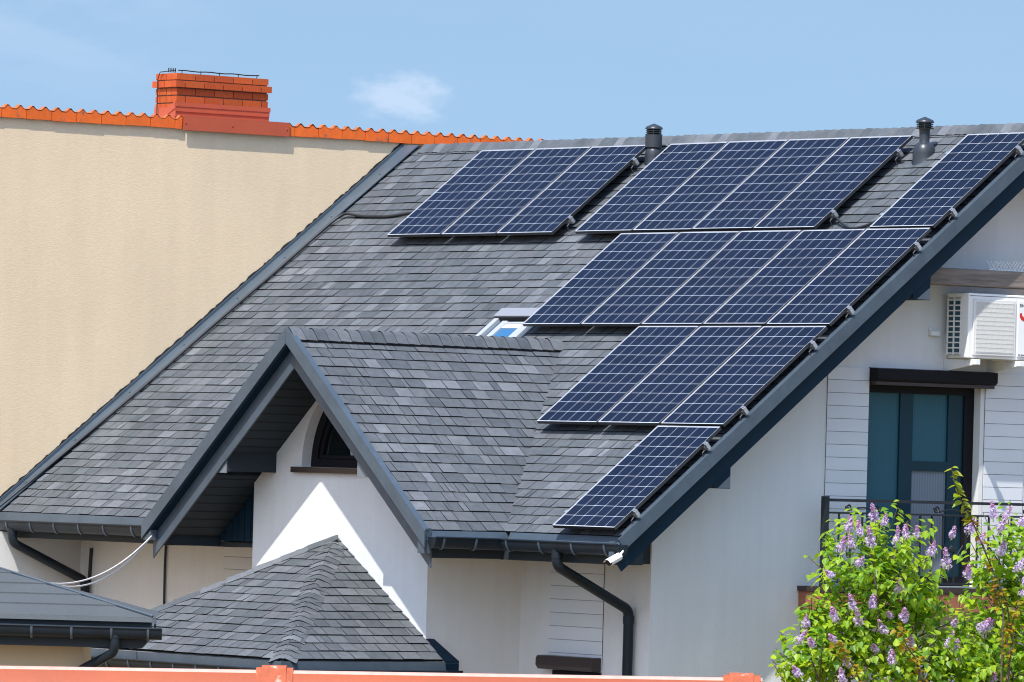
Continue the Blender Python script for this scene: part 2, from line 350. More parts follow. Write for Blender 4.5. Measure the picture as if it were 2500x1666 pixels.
# ------------------------------------------------------------------ frames on the main roof
TH = 0.6616390; CT, ST = math.cos(TH), math.sin(TH)
NR = V((0, -ST, CT)); DN = V((0, -CT, -ST)); H0 = -0.155
RO = NR * H0
def RF(u, v, h=0.0): return RO + V((u, 0, 0)) + DN * v + NR * h       # main roof: u along the ridge, v down the slope, h off the shingles
XL = -11.25; XW = -0.70; YW = -4.27; YG = -5.46; XR = -4.30; YF = -6.23
EAVE = 6.68
PAL = [(.130, .140, .154)] * 6 + [(.117, .128, .141)] * 6 + [(.102, .113, .125)] * 4 + [(.176, .186, .202)] * 2 + [(.134, .140, .152)] * 3 + [(.150, .157, .170)] * 2
def shade():
    c = rng.choice(PAL); k = rng.uniform(.92, 1.08); k *= .76; return (c[0] * k * .985, c[1] * k * 1.0, c[2] * k * 1.0)
def clip(poly, cl):
    n = len(cl); ar = sum(cl[i][0] * cl[(i + 1) % n][1] - cl[(i + 1) % n][0] * cl[i][1] for i in range(n)); sg = 1 if ar > 0 else -1
    for i in range(n):
        a, b = cl[i], cl[(i + 1) % n]; out = []
        def side(p): return sg * ((b[0] - a[0]) * (p[1] - a[1]) - (b[1] - a[1]) * (p[0] - a[0]))
        for k in range(len(poly)):
            p, q = poly[k], poly[(k + 1) % len(poly)]; sp, sq = side(p), side(q)
            if sp >= 0: out.append(p)
            if (sp >= 0) != (sq >= 0):
                t = sp / (sp - sq); out.append((p[0] + (q[0] - p[0]) * t, p[1] + (q[1] - p[1]) * t))
        poly = out
        if len(poly) < 3: return []
    return poly
def shingles(mb, F, poly, vbot, expo=.140, t=.010, wmin=.11, wmax=.27):
    us = [p[0] for p in poly]; vs = [p[1] for p in poly]; u0, u1, v0 = min(us), max(us), min(vs)
    vb = vbot; k = 0
    while vb > v0:
        u = u0 - rng.uniform(0, wmax); dy = rng.uniform(-.002, .002)
        while u < u1:
            wd = rng.uniform(wmin, wmax) if rng.random() < .8 else rng.uniform(.05, .10)
            tt = t + rng.uniform(-.002, .002) + (.004 if rng.random() < .5 else 0)
            jb = vb + dy + rng.uniform(-.0015, .0015); vt = vb - expo - .02
            pg = clip([(u + .004, vt), (u + wd - .004, vt), (u + wd - .004, jb), (u + .004, jb)], poly)
            gp = clip([(u - .005, vt), (u + .005, vt), (u + .005, jb - .002), (u - .005, jb - .002)], poly)
            if gp: mb.poly([F(a, b, .0015 + .008 * max(0, (b - vt) / (jb - vt))) for a, b in gp], 1)  # dark strip in the slot between tabs, shade put into its colour
            if pg:
                hh = lambda v: .002 + tt * max(0, (v - vt) / (jb - vt))
                col = shade()
                mb.poly([F(a, b, hh(b)) for a, b in pg], 0, col)
                for i in range(len(pg)):
                    p, q = pg[i], pg[(i + 1) % len(pg)]
                    if abs(p[1] - jb) < 1e-5 and abs(q[1] - jb) < 1e-5 or abs(p[0] - q[0]) < 1e-6:
                        mb.poly([F(p[0], p[1], hh(p[1])), F(q[0], q[1], hh(q[1])), F(q[0], q[1], -.004), F(p[0], p[1], -.004)], 1)
            u += wd
        vb -= expo; k += 1
def cap_run(mb, P0, P1, l, r, wl, wr, lift=.03, expo=.14, round_=.02):
    """overlapping cap shingles from P0 to P1; l and r point down the two slopes"""
    P0, P1 = V(P0), V(P1); d = (P1 - P0); n = max(1, int(d.length / expo)); d.normalize(); l, r = V(l).normalized(), V(r).normalized()
    upv = (-(l + r)).normalized()
    for i in range(n):
        s = i * expo; e = s + expo + .03; col = shade(); ra = lift + rng.uniform(-.003, .003)
        def prof(s, h):
            b = P0 + d * s
            return [b + l * wl + upv * (h * .75), b + l * wl * .45 + upv * (h + round_ * .8), b + l * wl * .12 + upv * (h + round_ * .35), b + r * wr * .12 + upv * (h + round_ * .35), b + r * wr * .45 + upv * (h + round_ * .8), b + r * wr + upv * (h * .75)]
        A = prof(s, ra + .012); B = prof(e, ra)
        for k in range(5): mb.poly([A[k], A[k + 1], B[k + 1], B[k]], 0, col)
        Ad = [p - upv * .012 for p in A]; Bd = [p - upv * .012 for p in B]
        for k in range(5): mb.poly([A[k], A[k + 1], Ad[k + 1], Ad[k]], 1)
        mb.poly([A[0], B[0], Bd[0], Ad[0]], 1); mb.poly([A[5], B[5], Bd[5], Ad[5]], 1)
SH = [M['shingle'], M['shingle_edge'], M['deck']]

# ------------------------------------------------------------------ ground
g = MB(); g.poly([(-900, -900, -8.5), (900, -900, -8.5), (900, 900, -8.5), (-900, 900, -8.5)])
g.build('ground', M['ground'], kind='structure')

# ================================================================== THE HOUSE
house = thing('house', 'white rendered house under a dark shingle roof with a gabled dormer', 'house', (-5, -3, -8.5))
# ---- walls
wl = MB()
zr = lambda y: .7787 * y - .1966 - .27              # underside of the main roof over the walls
outer = [(XW, YW, -8.5), (XW, YW, zr(YW) + .0), (XW, .36, zr(.36)), (XW, 5.0, zr(-4.28)), (XW, 5.0, -8.5)]
door = [(XW, -1.50, -4.68), (XW, -1.50, -2.60), (XW, .02, -2.60), (XW, .02, -4.68)]
wl.holed(outer, [door], (-.28, 0, 0))
wl.box(-2.81 - .25, XW - .28, YW, YW + .28, -8.5, -4.36)                      # front wall, right
wl.box(-10.85, -5.60, YW, YW + .28, -8.5, -4.36)                              # front wall, left
wl.box(-3.06, -2.81, YG + .28, YW, -8.5, -4.30)                               # dormer side, right
wl.box(-5.86, -5.61, YG + .28, YW, -8.5, -4.30)
wl.box(-11.24, -10.85, -5.95, YW + .28, -8.5, -4.44)                          # fire wall
wl.build('wall', M['render'], house)
gw = MB()
zd = lambda x: -2.27 - .82 * abs(x - XR) - .27
ga = [(-5.865, YG, -8.5), (-5.865, YG, -3.775), (-5.49, YG, -3.47), (XR, YG, zd(XR) + .02), (-2.81, YG, zd(-2.81)), (-2.81, YG, -8.5)]
acx, arw, arh, abz = -4.345, .69, .83, -3.63
arch = [(acx + arw * math.cos(math.pi * k / 24), YG, abz + arh * math.sin(math.pi * k / 24)) for k in range(25)]
gw.holed(ga, [arch], (0, .28, 0))
gw.build('gable_wall', M['render'], house)
# ---- main roof
rf = MB()
shingles(rf, RF, [(-11.19, -.33), (.025, -.33), (.025, EAVE), (-11.19, EAVE)], EAVE)
rf.fbox(RF, -11.20, -.095, -.34, 6.655, -.17, -.006, 2)
# rear slope
def RB(u, v, h=0.0): return RF(u, -.36, 0) + V((0, CT, -ST)) * v + V((0, ST, CT)) * h
shingles(rf, RB, [(-11.19, 0), (.025, 0), (.025, 6.9), (-11.19, 6.9)], 6.9, wmin=.5, wmax=.9)
rf.fbox(lambda u, v, h=0: RB(u, v, h), -11.20, -.095, .03, 6.86, -.17, -.006, 2)
roof = rf.build('roof', SH, house)
rc = MB(); cap_run(rc, RF(-10.86, -.36, 0), RF(.06, -.36, 0), DN, V((0, CT, -ST)), .165, .165, lift=.022, expo=.14)
rc.build('ridge_cap', SH, roof)
def metal_run(name, F, u0, u1, v0, v1, h0, h1, m, parent): 
    b = MB(); b.fbox(F, u0, u1, v0, v1, h0, h1); return b.build(name, m, parent)
# right verge: light metal trim, then a recessed board, its shade put into a darker anthracite
vt = MB(); vt.fbox(RF, .022, .040, -.38, 6.78, -.086, .045); vt.fbox(RF, -.035, .0215, -.38, 6.70, .030, .0445)
for v in (1.45, 3.5, 5.42): vt.fbox(RF, .0402, .0415, v, v + .012, -.086, .045)
vt.build('verge_trim', M['anthracite'], roof)
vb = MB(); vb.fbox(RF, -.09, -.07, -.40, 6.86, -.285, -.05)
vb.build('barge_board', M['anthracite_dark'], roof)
vs = MB()
for k in range(6): vs.fbox(RF, -.69 + k * .1, -.69 + k * .1 + .094, -.3, 6.6, -.205, -.19)
vs.build('verge_soffit', M['soffit'], roof)
ve = MB(); ve.box(-.02, .062, -5.352, -5.330, -4.44, -4.27); ve.build('verge_end_plate', M['anthracite'], roof)
# purlin boxes under the right verge
for y0, y1, zb in ((-3.99, -3.78, -3.73), (-1.46, -1.23, -1.77)):
    p = MB(); zt = lambda y: .7787 * y - .1966 - .36
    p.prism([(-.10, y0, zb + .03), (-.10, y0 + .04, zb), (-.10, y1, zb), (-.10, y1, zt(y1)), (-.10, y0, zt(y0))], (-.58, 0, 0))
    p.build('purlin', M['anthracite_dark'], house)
    q = MB(); q.prism([(-.098, y0 + .05, zb + .005), (-.098, y1 - .004, zb + .005), (-.098, y1 - .004, zb + .13)], (.004, 0, 0)); q.build('purlin_end_piece', M['cap_metal'], house)  # pale triangle: sunlit corner of the purlin end, put in as colour
# left flashing against the neighbour's wall, with the mastic line above it
fl = MB()
for a, b in ((-.33, 6.70),):
    fl.prism([RF(-11.235, a, .035), RF(-10.95, a, .035), RF(-11.075, b, .03), RF(-11.235, b, .03)], NR * .012)
    fl.prism([RF(-11.235, a, .047), RF(-11.235, a, .075), RF(-11.235, b, .075), RF(-11.235, b, .047)], (.012, 0, 0))
for v in (.25, 1.1, 1.9, 2.7, 3.6, 4.5, 5.4, 6.2): fl.lathe(RF(-11.05 - .016 * v, v, .047), [(.012, 0), (.012, .006), (.0, .008)], 8, axis=NR)
fl.build('flashing', M['anthracite'], roof)
ms = MB(); v = -.36; pv = None
while v < 6.75:
    h = .083 + rng.uniform(-.004, .018); p = (RF(-11.243, v, .05), RF(-11.243, v, h))
    if pv: ms.poly([pv[0], p[0], p[1], pv[1]]); 
    pv = p; v += rng.uniform(.02, .06)
ms.build('mastic_joint', M['mastic'], roof)
# ---- dormer roof
def dorm(sgn):
    c = 1 / math.sqrt(1 + .82 ** 2); s = .82 * c
    def F(u, v, h=0.0): return V((XR, u, -2.27)) + V((sgn * c, 0, -s)) * v + V((sgn * s, 0, c)) * h
    return F, c, s
dr = MB(); DV = 2.395 / (1 / math.sqrt(1 + .82 ** 2))
for sgn in (1, -1):
    F, c, s = dorm(sgn)
    vv = (2.385 if sgn > 0 else 2.40) / c
    pg = [(YF + .015, 0), (-2.3, 0), (-5.02, vv), (YF + .015, vv)]
    shingles(dr, F, pg, vv, expo=.150)
    dr.prism([F(YF + .13, .0, -.006), F(-2.5, .0, -.006), F(-5.10, vv - .02, -.006), F(YF + .13, vv - .02, -.006)], F(0, 0, -.15) - F(0, 0, 0), 2)
dormer = dr.build('dormer_roof', SH, house)
F1, dc, ds = dorm(1); F2, _, _ = dorm(-1)
dk = MB(); cap_run(dk, V((XR, YF + .02, -2.27)), V((XR, -2.62, -2.27)), (dc, 0, -ds), (-dc, 0, -ds), .175, .175, lift=.050, expo=.145)
dk.build('ridge_cap', SH, dormer)
def rake(mb, x_end_l, x_end_r, y0, y1, h0, h1, up_l=0):
    """a Lambda-shaped board across the dormer gable between offsets h0 and h1 off the slopes"""
    k = math.sqrt(1 + .82 ** 2); z = lambda x, h: -2.27 - .82 * abs(x - XR) + h * k
    mb.prism([(x_end_l, y0, z(x_end_l, h0)), (XR, y0, z(XR, h0)), (XR, y0, z(XR, h1)), (x_end_l, y0, z(x_end_l, h1))], (0, y1 - y0, 0))
    mb.prism([(XR + .003, y0, z(XR, h0)), (x_end_r, y0, z(x_end_r, h0)), (x_end_r, y0, z(x_end_r, h1)), (XR + .003, y0, z(XR, h1))], (0, y1 - y0, 0))
bt = MB(); rake(bt, -6.80, -1.85, YF, YF + .014, -.085, .045); rake(bt, -6.78, -1.87, YF + .0145, YF + .07, .032, .044)
bt.build('verge_trim', M['anthracite'], dormer)
bb = MB(); rake(bb, -6.74, -1.90, YF + .115, YF + .135, -.275, -.06); bb.build('barge_board', M['anthracite'], dormer)
bs = MB(); rake(bs, -6.72, -1.92, YF + .016, YF + .113, -.10, -.07); bs.build('verge_soffit', M['anthracite_dark'], dormer)  # shade of the recess behind the trim put into a darker colour
sf = MB()
for F, s_ in ((F1, 1), (F2, -1)):
    k = 0; v = .12
    while v < 3.05:
        sf.fbox(F, YF + .137, -5.20, v, v + .125, -.200, -.186); v += .135
        sf.fbox(F, YF + .137, -5.20, v - .012, v + .002, -.2015, -.18, 1)
sf.build('dormer_soffit', [M['soffit'], M['vent_gap']], dormer)
for b_ in ((-6.79, -6.66, YF + .02, YF + .10, -4.44, -4.22), (-1.985, -1.875, YF + .02, YF + .10, -4.45, -4.20)):
    ep = MB(); ep.box(*b_); ep.build('verge_end_plate', M['anthracite'], dormer)
# purlin boxes of the dormer and their lighter end caps
for x0, x1, sg in ((-5.78, -5.48, -1), (-3.19, -2.87, 1)):
    p = MB(); k = math.sqrt(1 + .82 ** 2); zt = lambda x: -2.27 - .82 * abs(x - XR) - .20 * k
    p.prism([(x0, YF + .155, -3.70), (x1, YF + .155, -3.70), (x1, YF + .155, zt(x1)), (x0, YF + .155, zt(x0))], (0, .62, 0)); p.build('purlin', M['soffit'], dormer)
    q = MB(); q.prism([(x0 - .01 * 0, YF + .137, -3.715), (x1, YF + .137, -3.715), (x1, YF + .137, max(-3.60, zt(x1) - .04)), (x0, YF + .137, max(-3.70, zt(x0) - .04))], (0, .012, 0)); q.build('purlin_end_piece', M['cap_metal'], dormer)
# ribbed cladding closing the dormer's left flank
rp = MB(); x = -6.66
while x < -5.90:
    zt = -2.27 - .82 * abs(x + .06 - XR) - .27
    if zt > -4.40: rp.box(x, x + .092, -5.40, -5.375, -4.43, zt); rp.box(x + .097, x + .112, -5.41, -5.39, -4.43, zt)
    x += .112
rp.build('ribbed_cladding', M['anthracite_dark'], dormer)
# ---- eaves: boxed soffits, drip edges, gutters
for b_ in ((-1.98, -.72, -5.185, YW - .002, -4.50, -4.30), (-.7195, -.095, -5.185, -4.86, -4.50, -4.30), (-2.805, -1.985, YG + .02, YW - .002, -4.495, -4.31), (-2.03, -1.94, -6.08, -5.19, -4.495, -4.31),
           (-11.2, -6.70, -5.185, YW - .002, -4.50, -4.30), (-6.69, -5.90, -5.36, YW - .002, -4.49, -4.44), (-6.69, -6.60, -6.08, -5.365, -4.49, -4.31)):
    eb = MB(); eb.box(*b_); eb.build('eaves_box', M['soffit'], house)
for p_, d_ in (([(-1.80, -5.20, -4.225), (-1.80, -5.235, -4.32), (-1.80, -5.225, -4.32), (-1.80, -5.19, -4.225)], (1.80, 0, 0)),
               ([(-11.15, -5.20, -4.225), (-11.15, -5.235, -4.335), (-11.15, -5.225, -4.335), (-11.15, -5.19, -4.225)], (4.38, 0, 0)),
               ([(-1.905, YF + .05, -4.225), (-1.865, YF + .05, -4.32), (-1.875, YF + .05, -4.32), (-1.915, YF + .05, -4.225)], (0, 1.03, 0)),
               ([(-6.70, YF + .05, -4.245), (-6.74, YF + .05, -4.34), (-6.73, YF + .05, -4.34), (-6.69, YF + .05, -4.245)], (0, 1.03, 0))):
    de = MB(); de.prism(p_, d_); de.build('drip_edge', M['anthracite'], house)
def gutter(name, P0, P1, out, r, mat_, parent, brackets, ends=(True, True)):
    """half-round gutter from P0 to P1 (centre of the open top); out = direction of its front lip"""
    P0, P1, out = V(P0), V(P1), V(out).normalized(); d = (P1 - P0).normalized(); up_ = V((0, 0, 1)); n = 10
    def ring(P, rr): return [P + out * (math.cos(math.pi * k / n) * rr) - up_ * (math.sin(math.pi * k / n) * rr * 1.62) for k in range(n + 1)]
    m = MB(); A, B = ring(P0, r), ring(P1, r); a, b = ring(P0, r - .004), ring(P1, r - .004)
    m.mesh(A + B, [(i, i + 1, n + 2 + i, n + 1 + i) for i in range(n)]); m.mesh(a + b, [(i, i + 1, n + 2 + i, n + 1 + i) for i in range(n)])
    m.tube([P0 + out * r + up_ * .004, P1 + out * r + up_ * .004], .011, 8); m.tube([P0 - out * r, P1 - out * r], .005, 6)
    if ends[0]: m.mesh(A + [p - d * .006 for p in A], [tuple(range(n + 1)), tuple(range(2 * n + 1, n, -1))] + [(i, i + 1, n + 2 + i, n + 1 + i) for i in range(n)])
    if ends[1]: m.mesh(B + [p + d * .006 for p in B], [tuple(range(n + 1)), tuple(range(2 * n + 1, n, -1))] + [(i, i + 1, n + 2 + i, n + 1 + i) for i in range(n)])
    o = m.build(name, mat_, parent, smooth=True, autosmooth=40)
    for s in brackets:
        k = MB(); P = P0 + d * s; A, B = ring(P - d * .011, r + .008), ring(P + d * .011, r + .008); A, B = A[:9], B[:9]
        c, e = ring(P - d * .011, r + .001)[:9], ring(P + d * .011, r + .001)[:9]
        k.mesh(A + B + c + e, [(i, i + 1, 10 + i, 9 + i) for i in range(8)] + [(i, i + 1, 19 + i, 18 + i) for i in range(8)] + [(9 + i, 10 + i, 28 + i, 27 + i) for i in range(8)] + [(0, 9, 27, 18), (8, 17, 35, 26)])
        k.build('bracket', M['anthracite'], o, smooth=True, autosmooth=40)
    return o
gutter('gutter', (-1.80, -5.300, -4.300), (.13, -5.300, -4.306), (0, -1, 0), .066, M['gutter'], house, (.15, .68, 1.20, 1.72), (False, True))
gutter('gutter', (-1.80, -6.17, -4.292), (-1.80, -5.28, -4.299), (1, 0, 0), .066, M['gutter'], house, (.10, .50), (True, False))
gutter('gutter', (-11.16, -5.300, -4.325), (-6.80, -5.300, -4.315), (0, -1, 0), .066, M['gutter'], house, (.02, .46, .93, 1.40, 1.88, 2.36, 2.9, 3.5), (True, False))
gutter('gutter', (-6.80, -6.17, -4.312), (-6.80, -5.30, -4.315), (-1, 0, 0), .066, M['gutter'], house, (.3,), (True, False))
def pipe(pts, r, parent, name='downpipe', m=None, rf_=.07, sleeves=()):
    k = MB(); path = fillet(pts, rf_, 5); k.tube(path, r, 14)
    for s in sleeves:
        a, b = V(s[0]), V(s[1]); k.tube([a, b], r * 1.10, 14)
    return k.build(name, m or M['gutter'], parent, smooth=True, autosmooth=50)
pipe([(-.905, -5.30, -4.36), (-.905, -5.30, -4.535), (-.945, -4.345, -4.965), (-.945, -4.345, -8.5)], .052, house,
     sleeves=[((-.905, -5.30, -4.40), (-.905, -5.30, -4.46)), ((-.945, -4.345, -5.02), (-.945, -4.345, -5.10))])
pipe([(-10.665, -5.30, -4.38), (-10.665, -5.30, -4.555), (-10.64, -4.34, -4.965), (-10.64, -4.34, -8.5)], .050, house,
     sleeves=[((-10.665, -5.30, -4.41), (-10.665, -5.30, -4.47))])
k = MB(); k.tube([(-9.165, -4.29, -4.42), (-9.155, -4.29, -4.55), (-9.165, -4.29, -4.75), (-9.157, -4.29, -5.3), (-9.165, -4.29, -8.4)], .013, 6); k.build('wall_conduit', M['black'], house)
k = MB(); k.tube([(-10.615, -4.285, -4.60), (-10.64, -4.285, -4.98)], .020, 6); k.build('wall_conduit', M['black'], house)
# ---- siding strips
def siding(x0, x1, y0, y1, z0, z1, pitch, nx, name='siding_strip'):
    k = MB(); z = z1
    while z > z0:
        c = rng.uniform(.965, 1.03); k.box(x0, x1, y0, y1, max(z0, z - pitch + .006), z, 0, (c, c, c)); z -= pitch
    k.box(x0 + (.0 if nx else .0), x1 - (0 if nx else .006), y0 + (.006 if nx else 0), y1, z0, z1 - .001, 1, (.5, .5, .5)); k.build(name, [M['siding'], M['siding_gap']], house)
siding(-2.31, -1.44, YW - .014, YW - .002, -8.4, -4.49, .135, 1)
siding(-8.06, -6.9, YW - .014, YW - .002, -8.4, -4.49, .135, 1)
siding(-6.895, -5.87, YW - .014, YW - .002, -8.4, -4.44, .135, 1)
siding(XW + .002, XW + .014, -2.055, -1.505, -4.69, -2.47, .131, 0)
siding(XW + .002, XW + .014, .075, .62, -4.69, -2.47, .131, 0)
siding(XW + .002, XW + .014, .66, 2.2, -4.69, -2.47, .131, 0)
# ---- arched window in the gable
aw = MB()
def ell(w_, h_, y): return [(acx + w_ * math.cos(math.pi * k / 24), y, abz + h_ * math.sin(math.pi * k / 24)) for k in range(25)]
inner = [(p[0], p[1], max(p[2], abz + .085)) for p in ell(.585, .725, YG + .12)]
aw.holed(ell(arw, arh, YG + .12), [inner], (0, .06, 0))
in2 = [(p[0], p[1], max(p[2], abz + .125)) for p in ell(.52, .655, YG + .14)]
aw.holed([(p[0], p[1], max(p[2], abz + .09)) for p in ell(.58, .72, YG + .14)], [in2], (0, .04, 0))
arched = aw.build('arched_window', M['brown_dark'], house)
k = MB(); k.prism([(p[0], p[1], max(p[2], abz + .10)) for p in ell(.56, .70, YG + .165)], (0, .006, 0)); k.build('pane', M['pane'], arched)
k = MB(); k.box(-5.15, -3.54, YG - .055, YG + .115, -3.655, -3.631); k.box(-5.15, -3.54, YG - .055, YG - .043, -3.690, -3.6555); k.build('sill', M['brown'], arched)
k = MB(); k.lathe((-4.33, YG + .145, -3.50), [(.028, 0), (.034, .06), (.036, .062), (.03, .06)], 12); k.build('plant_pot', M['plant_pot'], arched)
# ---- skylight
skf = MB()
U0, U1, S0, S1 = -5.86, -5.13, 2.94, 3.95
for a, b in ((U0, U0 + .075), (U1 - .06, U1)): skf.fbox(RF, a, b, S0 + .15, S1, -.01, .050)
skf.fbox(RF, U0 + .0752, U1 - .0602, S1 - .07, S1, -.01, .048)
skylight = skf.build('skylight', M['skylight_frame'], house, bevel=.004)
k = MB()
for a, b in ((U0 + .175, U0 + .265), (U1 - .155, U1 - .075)): k.fbox(RF, a, b, S0 + .19, S1 - .08, .004, .040)
k.fbox(RF, U0 + .266, U1 - .156, S0 + .215, S0 + .245, .004, .042); k.build('sash', M['skylight_frame'], skylight, bevel=.003)
k = MB(); k.fbox(RF, U0 - .01, U1 - .01, S0, S0 + .148, .0, .075); k.build('hood', M['skylight_hood'], skylight, bevel=.006)
k = MB(); k.fbox(RF, U0 + .005, U1 - .025, S0 + .1485, S0 + .158, .01, .060); k.build('hood_seal', M['black'], skylight)
k = MB(); k.fbox(RF, U0 + .08, U0 + .17, S0 + .19, S1 - .08, .006, .012); k.build('pane', M['sky_pane'], skylight)
k = MB(); k.fbox(RF, U0 + .267, U1 - .157, S0 + .310, S1 - .1, .010, .022); k.build('blind', M['blind'], skylight)
k = MB(); k.fbox(RF, U0 + .267, U1 - .157, S0 + .247, S0 + .308, .010, .030); k.build('blind_case', M['white'], skylight)
for a_, b_ in ((U0 - .045, U0 - .005), (U1 + .005, U1 + .055)):
    k = MB(); k.fbox(RF, a_, b_, S0 + .1, S1 + .1, .012, .03); k.build('surround', M['anthracite'], skylight)
# ---- balcony door in the right wall
dz0, dz1, dy0, dy1 = -4.68, -2.60, -1.50, .02
dm = MB(); X0 = XW - .10
for (a, b, c, d) in ((dy0, dy0 + .035, dz0, dz1), (dy1 - .13, dy1, dz0, dz1), (dy0 + .035, dy1 - .13, dz1 - .11, dz1), (dy0 + .035, dy1 - .13, dz0, dz0 + .10)): dm.box(X0 - .07, X0, a, b, c, d)
bd = dm.build('balcony_door', M['brown_dark'], house)
k = MB(); k.box(X0 - .06, X0 - .02, -.965, -.79, dz0 + .1, dz1 - .11); k.box(X0 - .06, X0 - .02, -.79, -.31, -3.50, -3.40); k.box(X0 - .06, X0 - .02, -.31, -.11, dz0 + .1, dz1 - .11); k.build('sash', M['screen_deep'], bd)
k = MB(); k.box(X0 - .055, X0 - .045, dy0 + .035, -.965, dz0 + .1, dz1 - .11); k.build('pane', M['screen'], bd)
k = MB(); k.box(X0 - .055, X0 - .045, -.79, -.31, -3.40, dz1 - .11); k.build('pane', M['screen'], bd)
k = MB(); k.box(X0 - .055, X0 - .045, -.79, -.31, dz0 + .1, -3.50); k.build('pane', M['screen_sunlit'], bd)
k = MB(); k.prism([(XW + .002, 0, -2.60), (XW + .115, 0, -2.60), (XW + .145, 0, -2.575), (XW + .145, 0, -2.47), (XW + .002, 0, -2.46)], (0, 1.63, 0)); 
for i in range(len(k.v)): k.v[i] = k.v[i] + V((0, -1.507, 0))
k.build('shutter_box', M['brown_dark'], bd, bevel=.004)
k = MB(); k.box(XW + .015, XW + .11, -1.49, .11, -2.635, -2.602); k.build('shutter_lit_underside', M['brown'], bd)  # lit underside of the shutter box, put in as a lighter brown strip
# ---- lower front window
fw_ = MB(); fw_.prism([(0, YW - .002, -5.46), (0, YW - .13, -5.463), (0, YW - .15, -5.49), (0, YW - .15, -5.56), (0, YW - .12, -5.60), (0, YW - .002, -5.60)], (.90, 0, 0))
for i in range(len(fw_.v)): fw_.v[i] = fw_.v[i] + V((-2.345, 0, 0))
lw = fw_.build('window', M['brown'], house, bevel=.006)
k = MB(); k.box(-2.19, -1.44, YW - .05, YW - .016, -7.0, -5.605); k.build('frame', M['brown_dark'], lw)
k = MB(); k.box(-2.10, -1.52, YW - .056, YW - .051, -6.9, -5.72); k.build('pane', M['pane'], lw)
# ---- balcony slab
bl = MB(); bl.box(XW + .002, -.30, -2.36, 2.4, -4.93, -4.745)
slab = bl.build('balcony_slab', M['brown_tile'], house)
k = MB(); k.box(XW + .002, -.28, -2.38, 2.4, -4.742, -4.69); k.build('slab_cover', M['brown'], slab)
k = MB()
for i in range(16): k.box(-.2995, -.290, -2.35 + i * .30, -2.35 + i * .30 + .292, -4.925, -4.75)
k.build('tile_facing', M['brown_tile'], slab)

# ---- bay roof in front of the gable
AP = V((-4.40, YG, -4.33)); CR = V((-2.50, -7.45, -5.53)); CL = V((-6.30, -7.45, -5.53)); ER = V((-2.50, YG, -5.53)); EL = V((-6.30, YG, -5.53))
by = MB()
def tri_frame(a, b, apex):
    """frame on the triangle eave a->b with the given apex: u along the eave, v down the slope"""
    ud = (b - a).normalized(); nn = (b - a).cross(apex - a).normalized()
    if nn.z < 0: nn = -nn
    dd = ud.cross(nn);  dd = dd if dd.z < 0 else -dd
    return (lambda u, v, h=0.0: a + ud * u + dd * v + nn * h), ud, dd, nn
for a, b in ((CL, CR), (CR, ER), (EL, CL)):
    F, ud, dd, nn = tri_frame(a, b, AP); q = AP - a
    shingles(by, F, [(0, 0), ((b - a).length, 0), (q.dot(ud), q.dot(dd))], 0.0, expo=.142)
by.mesh([CL, CR, ER, EL, AP], [(0, 1, 4), (1, 2, 4), (3, 0, 4), (0, 3, 2, 1)], 2)
for i in range(len(by.v) - 5, len(by.v)): by.v[i] = by.v[i] - V((0, 0, .012))
bay = by.build('bay_roof', SH, house)
def dn_(a, b):
    F, ud, dd, nn = tri_frame(a, b, AP); return dd
hc = MB()
def hipdir(edge, dd): 
    e = edge.normalized(); return (dd - e * dd.dot(e)).normalized()
cap_run(hc, CR + (AP - CR) * .005, AP, hipdir(AP - CR, dn_(CL, CR)), hipdir(AP - CR, dn_(CR, ER)), .15, .15, lift=.004, expo=.112, round_=.002)
cap_run(hc, CL, AP, hipdir(AP - CL, dn_(CL, CR)), hipdir(AP - CL, dn_(EL, CL)), .15, .15, lift=.012, expo=.30, round_=.004)
hc.build('hip_cap', SH, bay)
k = MB(); F, ud, dd, nn = tri_frame(CR, ER, AP)
k.prism([V((-2.82, YG + .002, -5.318)), V((-2.80, YG + .10, -5.325)), V((-2.468, YG + .17, -5.535)), V((-2.468, YG + .002, -5.535))], (0, 0, -.02)); k.box(-2.482, -2.468, YG + .002, YG + .17, -5.66, -5.556); k.build('side_flashing', M['anthracite_dark'], bay)
k = MB(); k.box(-6.34, -2.46, -7.49, -7.475, -5.64, -5.545); k.box(-2.475, -2.46, -7.474, YG + .0, -5.64, -5.545); k.build('drip_edge', M['anthracite'], bay)
k = MB(); k.box(-6.30, -2.50, -7.46, YG - .002, -5.85, -5.60); k.build('eaves_box', M['soffit'], bay)
k = MB(); k.box(-5.95, -2.85, -7.1, YG - .002, -8.5, -5.85); k.build('bay_wall', M['render'], bay)
gutter('gutter', (-6.45, -7.55, -5.63), (-2.40, -7.55, -5.635), (0, -1, 0), .06, M['gutter'], bay, [.4 * i + .3 for i in range(9)], (True, False))
gutter('gutter', (-2.40, -7.55, -5.635), (-2.40, YG + .12, -5.64), (1, 0, 0), .06, M['gutter'], bay, (.5, 1.0, 1.5, 2.0), (False, True))

